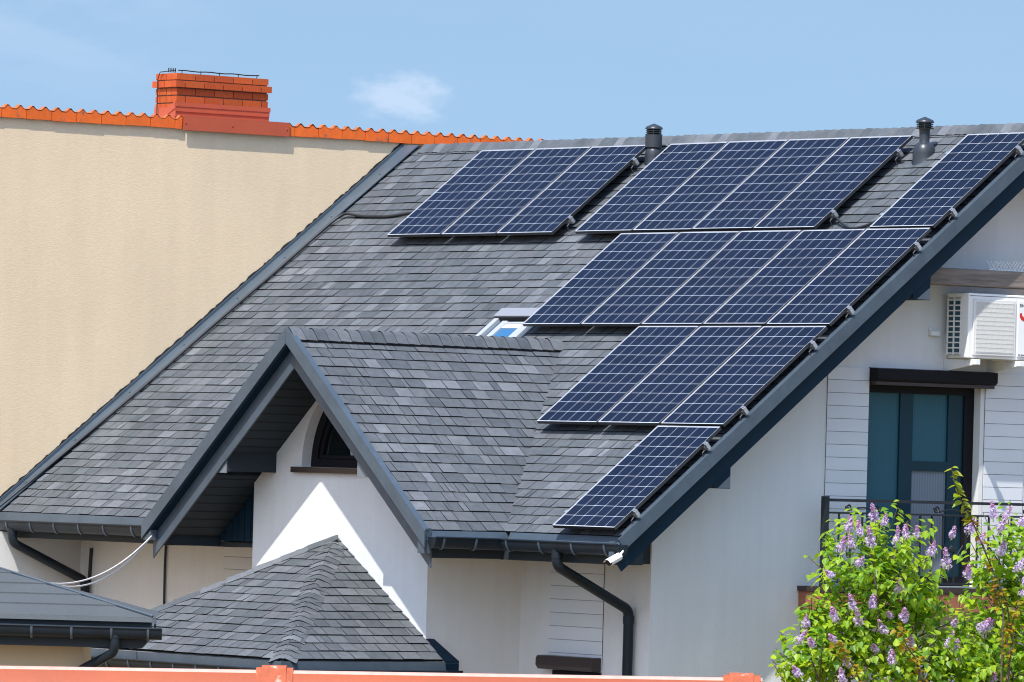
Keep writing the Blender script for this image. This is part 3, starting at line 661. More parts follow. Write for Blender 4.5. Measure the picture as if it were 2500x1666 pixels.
# ================================================================== THINGS FIXED TO THE HOUSE
# ---- solar panels
PW, PH = .992, 1.65; PT = .035
def PL(u, v, h=0.0): return V((u, 0, 0)) + DN * v + NR * h          # panel-local, origin at its upper right corner
def make_panel():
    root = thing('solar_panel', 'x', 'solar panel', (0, 0, 0), 'solar panels on the shingle roof')
    f = MB(); ins = .005; lip = .006
    for (a, b, c, d) in ((-PW + ins, -ins, 0, lip), (-PW + ins, -ins, PH - lip, PH), (-PW + ins, -PW + ins + .009, lip, PH - lip), (-ins - .004, -ins, lip, PH - lip)):
        f.fbox(PL, a, b, c, d, -PT, -.0012); 
        f.poly([PL(a, d, 0), PL(b, d, 0), PL(b, c, 0), PL(a, c, 0)], 1)
    f.build('frame', [M['black_frame'], M['alu_lip']], root)
    gl = MB(); m = .012; cw = (PW - .020 - .011) / 6; ch = (PH - 2 * m) / 10
    def uvp(u, v): return ((u + PW - .020) / cw, (v - m) / ch)
    a, b, c, d = -PW + .009 + ins, -.004 - ins, lip, PH - lip
    gl.poly([PL(a, d, -.003), PL(b, d, -.003), PL(b, c, -.003), PL(a, c, -.003)], 0, None, [uvp(a, d), uvp(b, d), uvp(b, c), uvp(a, c)])
    gl.poly([PL(a, d, -.008), PL(a, c, -.008), PL(b, c, -.008), PL(b, d, -.008)], 0, None, [uvp(-.5, .8)] * 4)
    gl.build('glass', M['cells'], root)
    return root
P = PW + .02; G = .0423; OB, OA = -1.8764, -6.2974; VB, VA = -.0123, -.0068
panels = [
 (0, 0, 'single solar panel at the top right, between the bulbous roof vent and the verge'),
 (OB - 3 * P, VB, 'top row solar panel whose upper left corner touches the left roof vent'),
 (OB - 2 * P, VB, 'second solar panel from the left in the ridge-side block of four between two roof vents'),
 (OB - P, VB, 'third solar panel from the left in the ridge-side block of four between two roof vents'),
 (OB, VB, 'rightmost solar panel of the ridge-side block of four, a cable leaving its lower corner'),
 (OA - 2 * P, VA, 'solar panel nearest the beige wall, black cable leaving its lower left corner'),
 (OA - P, VA, 'middle solar panel of the separate block of three near the beige wall'),
 (OA, VA, 'right-hand solar panel of the block of three, just left of the straight roof vent'),
 (-4 * P, PH + G, 'solar panel overhanging the skylight, leftmost in the row of five'),
 (-3 * P, PH + G, 'second solar panel from the left in the row of five'),
 (-2 * P, PH + G, 'middle solar panel of the row of five'),
 (-P, PH + G, 'fourth solar panel from the left in the row of five'),
 (0, PH + G, 'solar panel at the verge end of the row of five'),
 (-2 * P, 2 * (PH + G), 'leftmost solar panel of the row of three above the lowest panel'),
 (-P, 2 * (PH + G), 'middle solar panel in the row of three below the row of five'),
 (0, 2 * (PH + G), 'verge-side solar panel of the row of three, directly above the lowest panel'),
 (0, 3 * (PH + G), 'lowest solar panel, alone just above the right gutter'),
]
proto = make_panel()
for i, (u, v, lab) in enumerate(panels):
    loc = V((u, 0, 0)) + DN * v
    if i == 0: proto.location = loc; proto['label'] = lab; o = proto
    else: o = dup(proto, loc, lab)
    o.rotation_euler = (R(rng.uniform(-.12, .12)), R(rng.uniform(-.12, .12)), 0)
# ---- mounting rails with end clamps
def make_rail(u0, u1, v, lab, first=[None]):
    c = V(PL(u1, v, -.07)); root = thing('mounting_rail', lab, 'mounting rail', c, 'aluminium rails under the solar panels')
    k = MB(); k.fbox(PL, u0, u1, v - .02, v + .02, -.076, -.042); k.build('rail', M['alu'], root)
    k = MB()
    k.fbox(PL, u1 - .030, u1 - .004, v - .020, v + .020, -.041, -.006); k.fbox(PL, u1 - .040, u1 - .0305, v - .02, v + .02, .0008, .006)
    k.fbox(PL, u1 - .0303, u1 - .022, v - .018, v + .018, -.006, .006); k.lathe(PL(u1 - .016, v, -.006), [(.007, 0), (.007, .014), (.0, .014)], 6, axis=NR)
    k.build('end_clamp', M['alu'], root)
    k = MB(); k.tube([PL(u1 - .06, v + .02, -.07), PL(u1 - .055, v + .07, -.075), PL(u1 - .05, v + .085, -.14), PL(u1 - .045, v + .15, -.150)], .007, 5); k.build('roof_hook', M['hook'], root)
for u0, u1, v0, nm in ((OA - 2 * P - PW, OA, VA, 'the block of three panels near the beige wall'), (OB - 3 * P - PW, OB, VB, 'the block of four panels between the roof vents'),
                       (-PW - .13, 0, 0, 'the single panel right of the bulbous vent'), (-4 * P - PW, 0, PH + G, 'the row of five panels'),
                       (-2 * P - PW, 0, 2 * (PH + G), 'the row of three panels'), (-PW - .12, 0, 3 * (PH + G), 'the lowest solar panel')):
    make_rail(u0 + .004, u1 + .055, v0 + .27, 'upper aluminium rail carrying ' + nm)
    make_rail(u0 + .004, u1 + .055, v0 + 1.37, 'lower aluminium rail carrying ' + nm)
# ---- roof vents
def slope_base(k, ax, r, drop):
    """bell that runs out into the roof slope"""
    base = V(ax); n = 24; vs = []; rings = [(.50, .150), (.78, .125), (.95, .080), (1.0, .03), (.97, -.02)]
    for f, z in rings: vs += [base + V((math.cos(2 * math.pi * i / n) * r * f, math.sin(2 * math.pi * i / n) * r * f, z)) for i in range(n)]
    foot = []
    for i in range(n):
        x, y = math.cos(2 * math.pi * i / n) * r * 1.02, math.sin(2 * math.pi * i / n) * r * 1.02
        if y < 0: y *= drop
        foot.append(V((base.x + x * (1 if y > -r else max(.25, 1.25 + y / r * .5)), base.y + y, .7787 * (base.y + y) - .1966 + .005)))
    vs += foot; fs = []
    for a in range(5):
        for i in range(n): fs.append((a * n + i, a * n + (i + 1) % n, (a + 1) * n + (i + 1) % n, (a + 1) * n + i))
    fs.append(tuple(range(n))); k.mesh(vs, fs)
def vent(name, lab, x, y, wide):
    zb = .7787 * y - .1966; t = thing('roof_vent', lab, 'roof vent', (x, y, zb), 'ventilation pipes near the ridge')
    k = MB(); slope_base(k, (x, y, zb + .005), .122 if not wide else .095, 1.15); k.build('base', M['vent'], t, smooth=True, autosmooth=60)
    k = MB()
    if wide: k.lathe((x, y, zb), [(.056, .04), (.064, .08), (.064, .125), (.090, .128), (.094, .133), (.094, .275), (.0, .275)])
    else: k.lathe((x, y, zb), [(.066, .12), (.062, .15), (.056, .155), (.052, .17), (.057, .27), (.062, .300), (.0, .300)])
    k.build('pipe', M['vent'], t, smooth=True, autosmooth=35)
    k = MB(); zc = zb + (.275 if wide else .300)
    k.lathe((x, y, zc - .006), [(.094, 0), (.096, .008), (.0, .008)])
    for i in range(2): k.lathe((x, y, zc + .018 + i * .020), [(.094, 0), (.088, .005), (.070, .006), (.070, .002)])
    k.lathe((x, y, zc + .058), [(.097, 0), (.097, .010), (.085, .028), (.045, .046), (.006, .062), (.0, .062)])
    for i in range(6):
        a = 2 * math.pi * (i + .3) / 6; k.tube([(x + .085 * math.cos(a), y + .085 * math.sin(a), zc), (x + .085 * math.cos(a), y + .085 * math.sin(a), zc + .06)], .004, 5)
    cp = k.build('cap', M['vent'], t, smooth=True, autosmooth=35)
    k = MB(); k.lathe((x, y, zc + .003), [(.066, 0), (.066, .056)]); k.build('louvre_core', M['vent_gap'], cp, smooth=True, autosmooth=35)
vent('v', 'dark grey roof vent with a wide straight collar between two panel blocks', -6.25, .05, True)
vent('v', 'dark grey roof vent with a slim pipe rising from a bulbous base', -1.62, -.04, False)
# ---- cables
def cable(path, r, m, lab, cat, n=6):
    k = MB(); k.tube(fillet(path, .08, 4), r, n); return rebase(tag(k.build('cable', m, None, smooth=True), lab, cat))
cable([RF(-9.20, .95, .05), RF(-9.55, 1.02, .03), RF(-10.0, 1.09, .025), RF(-10.5, 1.08, .03), RF(-10.86, 1.05, .06), RF(-10.93, 1.2, .05), RF(-10.96, 2.2, .04), RF(-10.97, 3.3, .05), RF(-10.99, 4.4, .04), RF(-11.03, 5.4, .05), RF(-11.08, 6.2, .05), RF(-11.13, 6.66, .05), V((-11.16, -5.38, -4.30)), V((-11.17, -5.37, -5.2))],
      .017, M['cable'], 'black cable running from the left solar panel down along the wall flashing', 'cable')
cable([RF(OB + .03, 1.36, .09), RF(OB + .14, 1.42, .05), RF(OB + .35, 1.50, .025), RF(OB + .55, 1.47, .03), RF(OB + .72, 1.38, .05), RF(OB + .9, 1.36, .05)],
      .014, M['cable'], 'short dark cable sagging between the block of four panels and the single panel', 'cable')
for j, (dx, dz) in enumerate(((0, 0), (.03, -.05))):
    a = V((-6.64, -6.21, -4.40)); b = V((-1.36 + dx, -11.02, -4.78))
    k = MB(); k.tube([a + (b - a) * (i / 16) - V((0, 0, (.16 + .05 * j) * 4 * (i / 16) * (1 - i / 16))) for i in range(17)], .009, 5)
    rebase(tag(k.build('overhead_wire', M['wire']), ('upper' if j == 0 else 'lower') + ' strand of the white wire pair hanging from the dormer gable foot', 'wire', 'pair of white overhead wires'))
# ---- security camera
t = thing('security_camera', 'white bullet security camera hanging at the right gutter end', 'security camera', (.10, -5.40, -4.50))
d = V((.05, -.205, -.075)); a = V((.13, -5.33, -4.415)); b = a + d
ax = d.normalized(); k = MB(); k.lathe(a, [(.028, 0), (.036, .006), (.037, .17), (.036, .175), (.0, .175)], 16, axis=ax); k.build('body', M['white'], t, smooth=True, autosmooth=40)
k = MB(); k.lathe(a + ax * .1755, [(.033, 0), (.033, .006), (.0, .006)], 16, axis=ax); k.build('lens', M['black'], t, smooth=True, autosmooth=40)
k = MB(); s_ = ax.orthogonal(); side = ax.cross(V((0, 0, 1))).normalized(); u_ = side.cross(ax)
pr = [side * (.043 * math.cos(R(q))) + u_ * (.043 * math.sin(R(q))) for q in range(10, 171, 20)]
vs = [a + ax * .01 + p for p in pr] + [a + ax * .215 + p for p in pr]; k.mesh(vs, [(i, i + 1, 10 + i, 9 + i) for i in range(8)]); k.build('sunshade', M['white'], t, smooth=True)
k = MB(); k.tube([a + ax * .03, a + V((0, .03, .05)), a + V((-.04, .05, .10))], .014, 8); k.build('bracket', M['white'], t)
# ---- air conditioner
t = thing('air_conditioner', 'white outdoor air conditioning unit on wall brackets above the balcony door', 'air conditioner', (-.45, -.05, -2.35))
ax0, ax1, ay0, ay1, az0, az1 = -.61, -.27, -.555, .46, -2.335, -1.68
k = MB(); k.box(ax0 + .0, ax1 - .05, ay0 + .03, ay1, az0, az1); k.box(ax1 - .12, ax1, ay0 + .0, ay1, az0, az1 + .0)
k.box(ax0, ax1, ay0 - .002, ay1, az1 - .03, az1 + .012)
k.build('casing', M['white'], t, bevel=.012)
k = MB(); k.box(ax0 + .02, ax1 - .125, ay0 + .012, ay0 + .0285, az0 + .04, az1 - .05); k.build('coil', M['coil'], t)
k = MB()
for i in range(11): z = az0 + .05 + i * (az1 - .06 - az0 - .05) / 10; k.box(ax0 + .008, ax1 - .121, ay0 + .0, ay0 + .011, z - .007, z + .007)
for x_ in (ax0 + .008, ax0 + .105, ax1 - .129): k.box(x_, x_ + .014, ay0 - .001, ay0 + .0115, az0 + .03, az1 - .035)
k.build('coil_guard', M['white'], t)
gy0, gy1, gz0, gz1 = ay0 + .055, ay0 + .635, az0 + .03, az1 - .045
k = MB(); k.box(ax1 + .001, ax1 + .018, gy0, gy1, gz0, gz1); k.build('fan_grille', M['white_grille'], t, bevel=.012)
k = MB(); y = gy0 + .035
while y < gy1 - .03: k.box(ax1 + .0185, ax1 + .023, y, y + .0048, gz0 + .03, gz1 - .03); y += .0115
for i in range(12): z = gz0 + .04 + i * (gz1 - gz0 - .08) / 11; k.box(ax1 + .0225, ax1 + .0245, gy0 + .03, gy1 - .03, z, z + .0025)
k.build('grille_slats', M['white_grille'], t)
k = MB(); k.box(ax1 + .001, ax1 + .012, gy1 + .03, ay1 - .02, gz0, gz1); k.build('front_panel', M['white'], t, bevel=.008)
def text(s, size, loc, parent, mt, bold=0.0):
    cu = bpy.data.curves.new('lettering', 'FONT'); cu.body = s; cu.size = size; cu.extrude = .0006; cu.offset = bold
    ob = bpy.data.objects.new('tmp', cu); C.objects.link(ob); bpy.context.view_layer.update()
    me = bpy.data.meshes.new_from_object(ob.evaluated_get(bpy.context.evaluated_depsgraph_get())); bpy.data.objects.remove(ob)
    M4 = Matrix(((0, 0, 1, loc[0]), (1, 0, 0, loc[1]), (0, 1, 0, loc[2]), (0, 0, 0, 1))); me.transform(M4); me.transform(Matrix.Translation(-origin(parent)))
    me.materials.clear(); me.materials.append(mt); o = bpy.data.objects.new('lettering', me); C.objects.link(o); o.parent = parent; return o
text('SINCLAIR', .042, (ax1 + .0135, gy1 + .052, gz1 - .062), t, M['grey_text'], .0008)
text('DC INVERTER', .026, (ax1 + .0135, gy1 + .040, gz0 + .012), t, M['grey_text'], .0004)
k = MB(); cx_, cz_ = gy1 + .115, gz1 - .145; ro, pts = .062, []
for q in range(165, 271, 8): pts.append((ax1 + .0128, cx_ + ro * math.cos(R(q)), cz_ + ro * math.sin(R(q))))
for q in range(270, 164, -8): pts.append((ax1 + .0128, cx_ + .012 + .044 * math.cos(R(q)), cz_ + .012 + .038 * math.sin(R(q))))
k.prism(pts, (.0015, 0, 0)); k.build('emblem', M['red_logo'], t)
for y_ in (-.50, .10):
    k = MB(); k.prism([(XW + .002, y_, -2.47), (XW + .03, y_, -2.47), (-.20, y_, -2.395), (-.20, y_, -2.345), (XW + .03, y_, -2.345), (XW + .002, y_, -2.08)], (0, .035, 0))
    k.box(-.24, -.185, y_ - .012, y_ + .047, -2.40, -2.3455); k.build('wall_bracket', M['white'], t, bevel=.003)
k = MB(); k.box(XW + .002, XW + .05, -.72, -.60, -2.11, -2.065); k.tube([(XW + .02, -.71, -2.06), (XW + .02, -.71, -2.03)], .012, 6); k.build('junction_box', M['white'], t)
# ---- weathered timber beam with bird spikes
k = MB(); k.box(-.47, -.25, -1.10, 2.6, -1.60, -1.425)
rebase(tag(k.build('timber_beam', M['wood'], bevel=.012), 'weathered grey timber beam projecting along the wall above the air conditioner', 'beam'))
t = thing('bird_spikes', 'white wire bird spikes along the top of the weathered beam', 'bird spikes', (-.33, .6, -1.42))
k = MB(); k.box(-.36, -.30, -.26, 2.5, -1.424, -1.417); k.build('spike_base', M['white'], t)
k = MB(); y = -.20
while y < 2.5:
    for s_ in (-1, 1): k.tube([(-.33, y, -1.417), (-.33 + .03 * s_, y + .045 * s_ + rng.uniform(-.008, .008), -1.325 + rng.uniform(-.006, .006))], .0048, 4)
    y += .045
k.build('spikes', M['white'], t)
# ---- balcony railing
t = thing('balcony_railing', 'black wrought iron balcony railing with scrolls in front of the dark door', 'railing', (-.40, 0, -4.69))
xr = -.40
k = MB(); k.box(xr - .03, xr + .03, -2.32, -2.26, -4.69, -3.78); k.build('post', M['iron'], t)
k = MB(); k.box(xr - .022, xr + .022, -2.26, 2.3, -3.832, -3.802); k.build('handrail', M['iron'], t)
k = MB(); k.box(xr - .012, xr + .012, -2.26, 2.3, -3.955, -3.935); k.build('rail', M['iron'], t)
k = MB(); k.box(xr - .012, xr + .012, -2.26, 2.3, -4.655, -4.635); k.build('rail', M['iron'], t)
for i in range(28):
    y_ = -2.105 + i * .155
    k = MB(); k.box(xr - .008, xr + .008, y_ - .008, y_ + .008, -4.635, -3.955); k.build('baluster', M['iron'], t)
def spiral(c, r0, r1, a0, a1, n=22): return [V((xr, c[0] + (r0 + (r1 - r0) * i / n) * math.cos(a0 + (a1 - a0) * i / n), c[1] + (r0 + (r1 - r0) * i / n) * math.sin(a0 + (a1 - a0) * i / n))) for i in range(n + 1)]
for y_ in (-2.0, -.82, .40, 1.5):
    k = MB(); A = spiral((y_ + .02, -3.886), .010, .040, R(250), R(-200)); B = spiral((y_ + .40, -3.893), .010, .036, R(250), R(-200))
    k.tube(A, .009, 6); k.tube([V((xr, 2 * (y_ + .40) - p.y, p.z)) for p in B], .009, 6)
    k.tube([V((xr, y_ + .055 + .31 * i / 10, -3.915 + .028 * math.sin(math.pi * i / 10))) for i in range(11)], .009, 6); k.build('scroll', M['iron'], t)
for y_ in (-.58, 1.2):
    k = MB(); k.lathe((xr, y_, -4.29), [(.0, -.012), (.034, -.008), (.04, 0), (.034, .012), (.0, .018)], 10, axis=V((1, 0, 0)))
    for s_ in (-1, 1):
        k.tube([V((xr + .014, y_ + s_ * (p.y - y_), p.z)) for p in spiral((y_ + .10, -4.36), .008, .040, R(200), R(-160))], .008, 6)
        k.tube([V((xr + .014, y_ + s_ * .02, -4.40)), V((xr + .014, y_ + s_ * .07, -4.33)), V((xr + .014, y_ + s_ * .13, -4.25))], .008, 6)
    k.build('rosette', M['iron'], t)

# ================================================================== NEIGHBOUR'S HOUSE
nb = thing('neighbouring_house', 'beige stucco neighbour house wall topped by orange roof tiles', 'house', (-14, -3, -8.5))
k = MB(); k.box(-17.5, XL, -22, 3.6, -8.5, .19); k.build('wall', M['beige'], nb)
# tiled roof sloping away behind the wall: corrugated sheet, and upstand tiles along the edge
PIT = .1667; Y0, Y1 = -22.0, 3.6
def hump(y):
    f = ((y / PIT) % 1.0); d = min(f, 1 - f) / .34
    return .042 * math.cos(min(1.0, d) * math.pi / 2) ** 2 if d < 1 else 0.0
NS = 8; cols = int((Y1 - Y0) / PIT * NS); vs = []; fs = []; rows = [(-11.205, 0), (-12.5, -.62), (-14.5, -1.58), (-17.6, -3.1)]
for x_, dz in rows:
    for i in range(cols + 1):
        y_ = Y0 + (Y1 - Y0) * i / cols; vs.append((x_, y_, .256 + dz + hump(y_)))
for a in range(len(rows) - 1):
    for i in range(cols): fs.append((a * (cols + 1) + i, a * (cols + 1) + i + 1, (a + 1) * (cols + 1) + i + 1, (a + 1) * (cols + 1) + i))
k = MB(); k.mesh(vs, fs); tr = k.build('tiled_roof', M['terracotta_hump'], nb, smooth=True)
k = MB(); y = Y0 + PIT * .5
while y < Y1:
    segs = [(y + .005, y + 2 * PIT - .005)]
    segs = [q_ for q_ in [(max(a_, lo_), min(b_, hi_)) for a_, b_ in segs for lo_, hi_ in ((-99, -2.815), (-1.335, 99))] if q_[1] - q_[0] > .03]
    for a, b in segs:
        c = rng.uniform(.94, 1.06); cc = (c, c * rng.uniform(.95, 1.05), c); sl = rng.uniform(-.004, .004); n = 14; xo = XL + .040 + rng.uniform(0, .006)
        top = [(xo, a + (b - a) * i / n, .252 + hump(a + (b - a) * i / n) * .9 - .004 + sl) for i in range(n + 1)]
        k.prism([(xo, a, .146 + sl), (xo, b, .146 + sl + rng.uniform(-.004, .004))] + top[::-1], (-.022, 0, 0), 0, cc)
        tp = [(p[0] + .002, p[1], p[2] + .003) for p in top]
        for i in range(n): k.poly([tp[i], tp[i + 1], (tp[i + 1][0] - .045, tp[i + 1][1], tp[i + 1][2] + .016), (tp[i][0] - .045, tp[i][1], tp[i][2] + .016)], 1, cc)
    y += 2 * PIT
k.box(XL + .008, XL + .022, Y0, Y1, .165, .24, 2)
k.build('edge_tiles', [M['terracotta'], M['terracotta_hump'], M['shingle_edge']], tr)
# chimney
cx0, cx1, cy0, cy1 = -11.78, -11.36, -2.80, -1.53
k = MB(); k.box(cx0 + .012, cx1 - .012, cy0 + .012, cy1 - .012, -.4, .782, 1)
RH = .0862; top = .785; JT = .014
for row in range(9):
    z1 = top - row * RH; z0 = z1 - RH + JT; e = .030 if row == 1 else 0.0
    off = 0.0 if row % 2 == 0 else -.13
    for face in ('f', 'b'):
        y = cy0 - e + off
        while y < cy1 + e:
            a, b = max(y, cy0 - e), min(y + .25, cy1 + e)
            if b - a > .02:
                c = rng.uniform(.82, 1.15); col = (c, c * rng.uniform(.9, 1.1), c)
                if face == 'f': k.box(cx1 - .10 + e, cx1 + e, a, b, z0, z1, 0, col)
                else: k.box(cx0 - e, cx0 + .10 - e, a, b, z0, z1, 0, col)
            y += .264
    for side in (0, 1):
        x = cx0 - e + .102 + (0 if row % 2 else -.1)
        for a, b in ((cx0 + .104 - e, cx0 + .21), (cx0 + .22, cx1 - .104 + e)):
            c = rng.uniform(.85, 1.12); col = (c, c * rng.uniform(.9, 1.1), c)
            if side == 0: k.box(a, b, cy0 - e, cy0 + .10 - e, z0, z1, 0, col)
            else: k.box(a, b, cy1 - .10 + e, cy1 + e, z0, z1, 0, col)
chim = k.build('chimney', [M['brick'], M['mortar']], nb)
k = MB(); k.box(cx0 - .0, cx1 + .012, cy0 - .012, cy1 + .012, .15, .40); k.box(cx1 + .0125, cx1 + .028, cy0 - .02, cy1 + .02, .405, .455)
k.box(cx1 + .0125, cx1 + .022, cy0 - .012, cy1 + .012, .35, .4045)
k.prism([(cx1 + .02, cy0 - .014, .46), (cx1 + .02, cy0 - .014, .38), (cx0 - .2, cy0 - .014, .10), (cx0 - .2, cy0 - .014, .18)], (0, -.02, 0))
k.prism([(cx1 + .02, cy0 - .014, .38), (cx1 + .02, cy0 - .014, .20), (cx0 - .2, cy0 - .014, .06), (cx0 - .2, cy0 - .014, .10)], (0, -.012, 0))
k.prism([(cx1 + .022, cy0 - .06, .29), (XL + .066, cy0 - .01, .284), (XL + .066, cy1 + .19, .284), (cx1 + .022, cy1 + .19, .29)], (0, 0, .008))
k.box(XL + .055, XL + .066, cy0 - .01, cy1 + .19, .133, .2835)
for y_ in (-2.785, -2.14, -1.38): k.lathe((XL + .066, y_, .215 - .012 * 0), [(.011, 0), (.011, .006), (.0, .008)], 8, axis=V((1, 0, 0)))
k.build('chimney_flashing', M['red_metal'], chim)
k = MB(); k.tube([(cx1 - .05, cy0 + .05 + (cy1 - cy0 - .15) * i / 12, .818 + .004 * math.sin(i * 1.7)) for i in range(13)], .007, 5)
k.tube([(cx0 + .1, cy0 - .045, .25), (cx0 + .1, cy0 - .045, .72), (cx0 + .12, cy0 - .03, .80), (cx1 - .1, cy0 + .05, .82)], .006, 5)
for i in range(4): k.tube([(cx1 - .2, cy0 + .02 + .03 * i, .80), (cx1 - .2, cy0 + .02 + .03 * i, .85)], .007, 5)
for i in range(5): k.tube([(cx1 - .05, cy0 + .1 + i * .26, .78), (cx1 - .05, cy0 + .1 + i * .26, .825)], .005, 5)
k.build('lightning_wire', M['black'], chim)

# ================================================================== GARAGE IN FRONT
ga_, gb_ = V((.6085, .7936, 0)).normalized(), V((-.7936, .6085, 0)).normalized()
E0 = V((-.139, -10.623, -5.06)); GL, GD, GS = 7.0, 1.9, .46; GH = 1.75
gr = thing('garage', 'low garage with grey felt hipped roof at the lower left', 'garage', E0 - V((0, 0, 0)) - ga_ * 3 + V((0, 0, -3.44)))
def GP(a, b, z=0.0): return E0 - ga_ * a + gb_ * b + V((0, 0, z))
k = MB(); apR, apL = GP(GD / 2 * GH, GD / 2, GD / 2 * GS), GP(GL - GD / 2 * GH, GD / 2, GD / 2 * GS); cR, cL, bR, bL = GP(0, 0), GP(GL, 0), GP(0, GD), GP(GL, GD)
k.mesh([cL, cR, bR, bL, apR, apL], [(0, 1, 4, 5), (1, 2, 4), (2, 3, 5, 4), (3, 0, 5), (3, 2, 1, 0)])
for j in range(1, 5):          # lapped felt courses on the front slope
    s = j * .215; r0 = GD / 2 * (s / (math.hypot(GD / 2, GD / 2 * GS))); w0 = .012
    if r0 < GD / 2 - .02:
        a0, b0 = GP(r0 * GH + .01, r0, r0 * GS), GP(GL - r0 * GH, r0, r0 * GS); h = V((0, 0, .014)); bk = gb_ * .19 + V((0, 0, .19 * GS))
        ins = ga_ * -.19 * GH
        k.mesh([a0, b0, b0 + h, a0 + h, a0 + bk * .9 + ins * .9 + V((0, 0, .003)), b0 + bk * .9 - ins * .9 + V((0, 0, .003))], [(0, 1, 2, 3), (3, 2, 5, 4)])
k.prism([GP(0, .0, -.001), GP(GL, .0, -.001), GP(GL, -.02, -.045), GP(0, -.02, -.045)], gb_ * .03)
gr_roof = k.build('roof', M['bitumen'], gr)
k = MB(); k.tube([cR + V((0, 0, .012)), apR + V((0, 0, .014))], .013, 6); k.prism([GP(-.012, -.012, .01), GP(-.012, .02, .01), GP(-.012, .02, -.10), GP(-.012, -.012, -.06)], ga_ * .02); k.build('hip_trim', M['anthracite'], gr_roof)
k = MB(); k.prism([GP(.02, .03, -.05), GP(GL, .03, -.05), GP(GL, .03, -.29), GP(.10, .03, -.29), GP(.02, .03, -.2)], gb_ * .30); k.build('eaves_box', M['soffit'], gr)
k = MB(); k.prism([GP(.66, .35, -.25), GP(GL - .6, .35, -.25), GP(GL - .6, GD - .3, -.25), GP(.66, GD - .3, -.25)], (0, 0, -3.19)); k.build('wall', M['beige_plain'], gr)
gutter('gutter', GP(-.085, -.05, -.105), GP(GL, -.05, -.095), -gb_, .062, M['gutter'], gr, (.12, .46, .83, 1.20, 1.6, 2.0), (True, True))
pipe([GP(.34, -.05, -.14), GP(.34, -.05, -.27), GP(.36, -.02, -.34), GP(.70, .28, -.53), GP(.76, .29, -.75), GP(.76, .29, -3.4)], .045, gr, sleeves=[(GP(.34, -.05, -.15), GP(.34, -.05, -.20))])

# ================================================================== RIDGE OF THE NEAR SHED
S0_, S1_ = V((25.882, -29.302, -4.525)), V((27.95, -26.605, -4.487)); sd = (S1_ - S0_).normalized(); sp = sd.cross(V((0, 0, 1))).normalized()
if sp.dot(fw) > 0: sp = -sp                                   # towards the camera
sh = thing('shed', 'near shed whose salmon red ridge capping crosses the bottom edge', 'shed', S0_ + V((0, 0, -3.9)))
A0 = S0_ - sd * 4.0; Bz = S1_ + sd * .0; sl = V((0, 0, -1))
def SR(s, o, z): return S0_ + sd * s + sp * o + V((0, 0, z))
Ls = (S1_ - S0_).length
k = MB(); k.mesh([SR(-4, 0, -.06), SR(Ls, 0, -.06), SR(Ls, 1.8, -1.4), SR(-4, 1.8, -1.4), SR(Ls, -1.8, -1.4), SR(-4, -1.8, -1.4)], [(0, 1, 2, 3), (1, 0, 5, 4), (0, 3, 5), (1, 4, 2), (2, 4, 5, 3)]); k.build('roof', M['terracotta_hump'], sh)
k = MB(); k.prism([SR(-3.9, -1.6, -4.02), SR(Ls - .1, -1.6, -4.02), SR(Ls - .1, 1.6, -4.02), SR(-3.9, 1.6, -4.02)], (0, 0, 2.64)); k.build('wall', M['beige_plain'], sh)
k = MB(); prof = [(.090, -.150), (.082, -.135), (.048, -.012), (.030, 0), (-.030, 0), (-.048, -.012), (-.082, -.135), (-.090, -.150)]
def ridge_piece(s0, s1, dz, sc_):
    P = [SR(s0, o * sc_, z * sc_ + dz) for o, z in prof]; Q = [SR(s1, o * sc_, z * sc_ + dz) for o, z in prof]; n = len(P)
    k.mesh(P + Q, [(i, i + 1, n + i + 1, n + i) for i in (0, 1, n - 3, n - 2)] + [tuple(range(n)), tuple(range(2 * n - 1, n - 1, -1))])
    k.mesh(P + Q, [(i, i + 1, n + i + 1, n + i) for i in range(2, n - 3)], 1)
s = -4.0
joints = [-2.8, -.87 - 1.2 + .0, 1.26 * 1.0]
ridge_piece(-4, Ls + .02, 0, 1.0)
k.build('ridge_cap', [M['ridge_metal'], M['rim_highlight']], sh, smooth=True, autosmooth=35)
for s_ in (-2.2, (S1_ - S0_).length * .362, Ls - .075):
    k = MB()
    for dz, w0, w1, sc_ in ((.022, -.055, .055, 1.12), (.012, -.080, .085, 1.06)): ridge_piece(s_ + w0, s_ + w1, dz, sc_)
    k.build('ridge_collar', [M['collar'], M['collar']], sh, smooth=True, autosmooth=35)

# ================================================================== LILAC BUSH
lr = random.Random(21)
lil = thing('lilac_bush', 'flowering lilac bush with fresh green leaves in front of the balcony', 'bush', (1.6, -2.7, -8.5))
lobes = [(-3.28, -4.47, .80, .72, .60), (-3.75, -5.21, .80, .50, .60), (-1.50, -4.48, .60, .74, .60), (-2.79, -5.40, 1.35, .60, .75), (-1.65, -5.25, .90, .62, .65), (-2.81, -4.78, .45, .28, .40), (-4.25, -5.36, .30, .18, .3),
         (-.7, -4.55, .8, .8, .7), (-2.6, -6.3, 1.7, .8, .9), (-1.0, -6.0, 1.2, .9, .8), (-4.05, -4.95, .22, .25, .25)]
def leaf(mb, p, ax, nrm, size, col):
    """heart-shaped leaf: p stalk end, ax direction of the tip, folded along the midrib"""
    ax = ax.normalized(); sd_ = ax.cross(nrm).normalized(); nn = sd_.cross(ax).normalized(); L_ = size; W = size * .40; f = lr.uniform(.10, .28); cu = lr.uniform(.0, .25)
    def q(t, w_, ): return p + ax * (L_ * t) + sd_ * (W * w_) + nn * (abs(w_) * W * f - cu * L_ * t * t)
    for s_ in (-1, 1):
        mb.poly([q(.0, 0), q(-.05, .45 * s_), q(.10, .90 * s_), q(.30, 1.0 * s_), q(.60, .66 * s_), q(.85, .22 * s_), q(1.0, 0)], 0, col)
lf = MB(); tw = MB(); heads = []
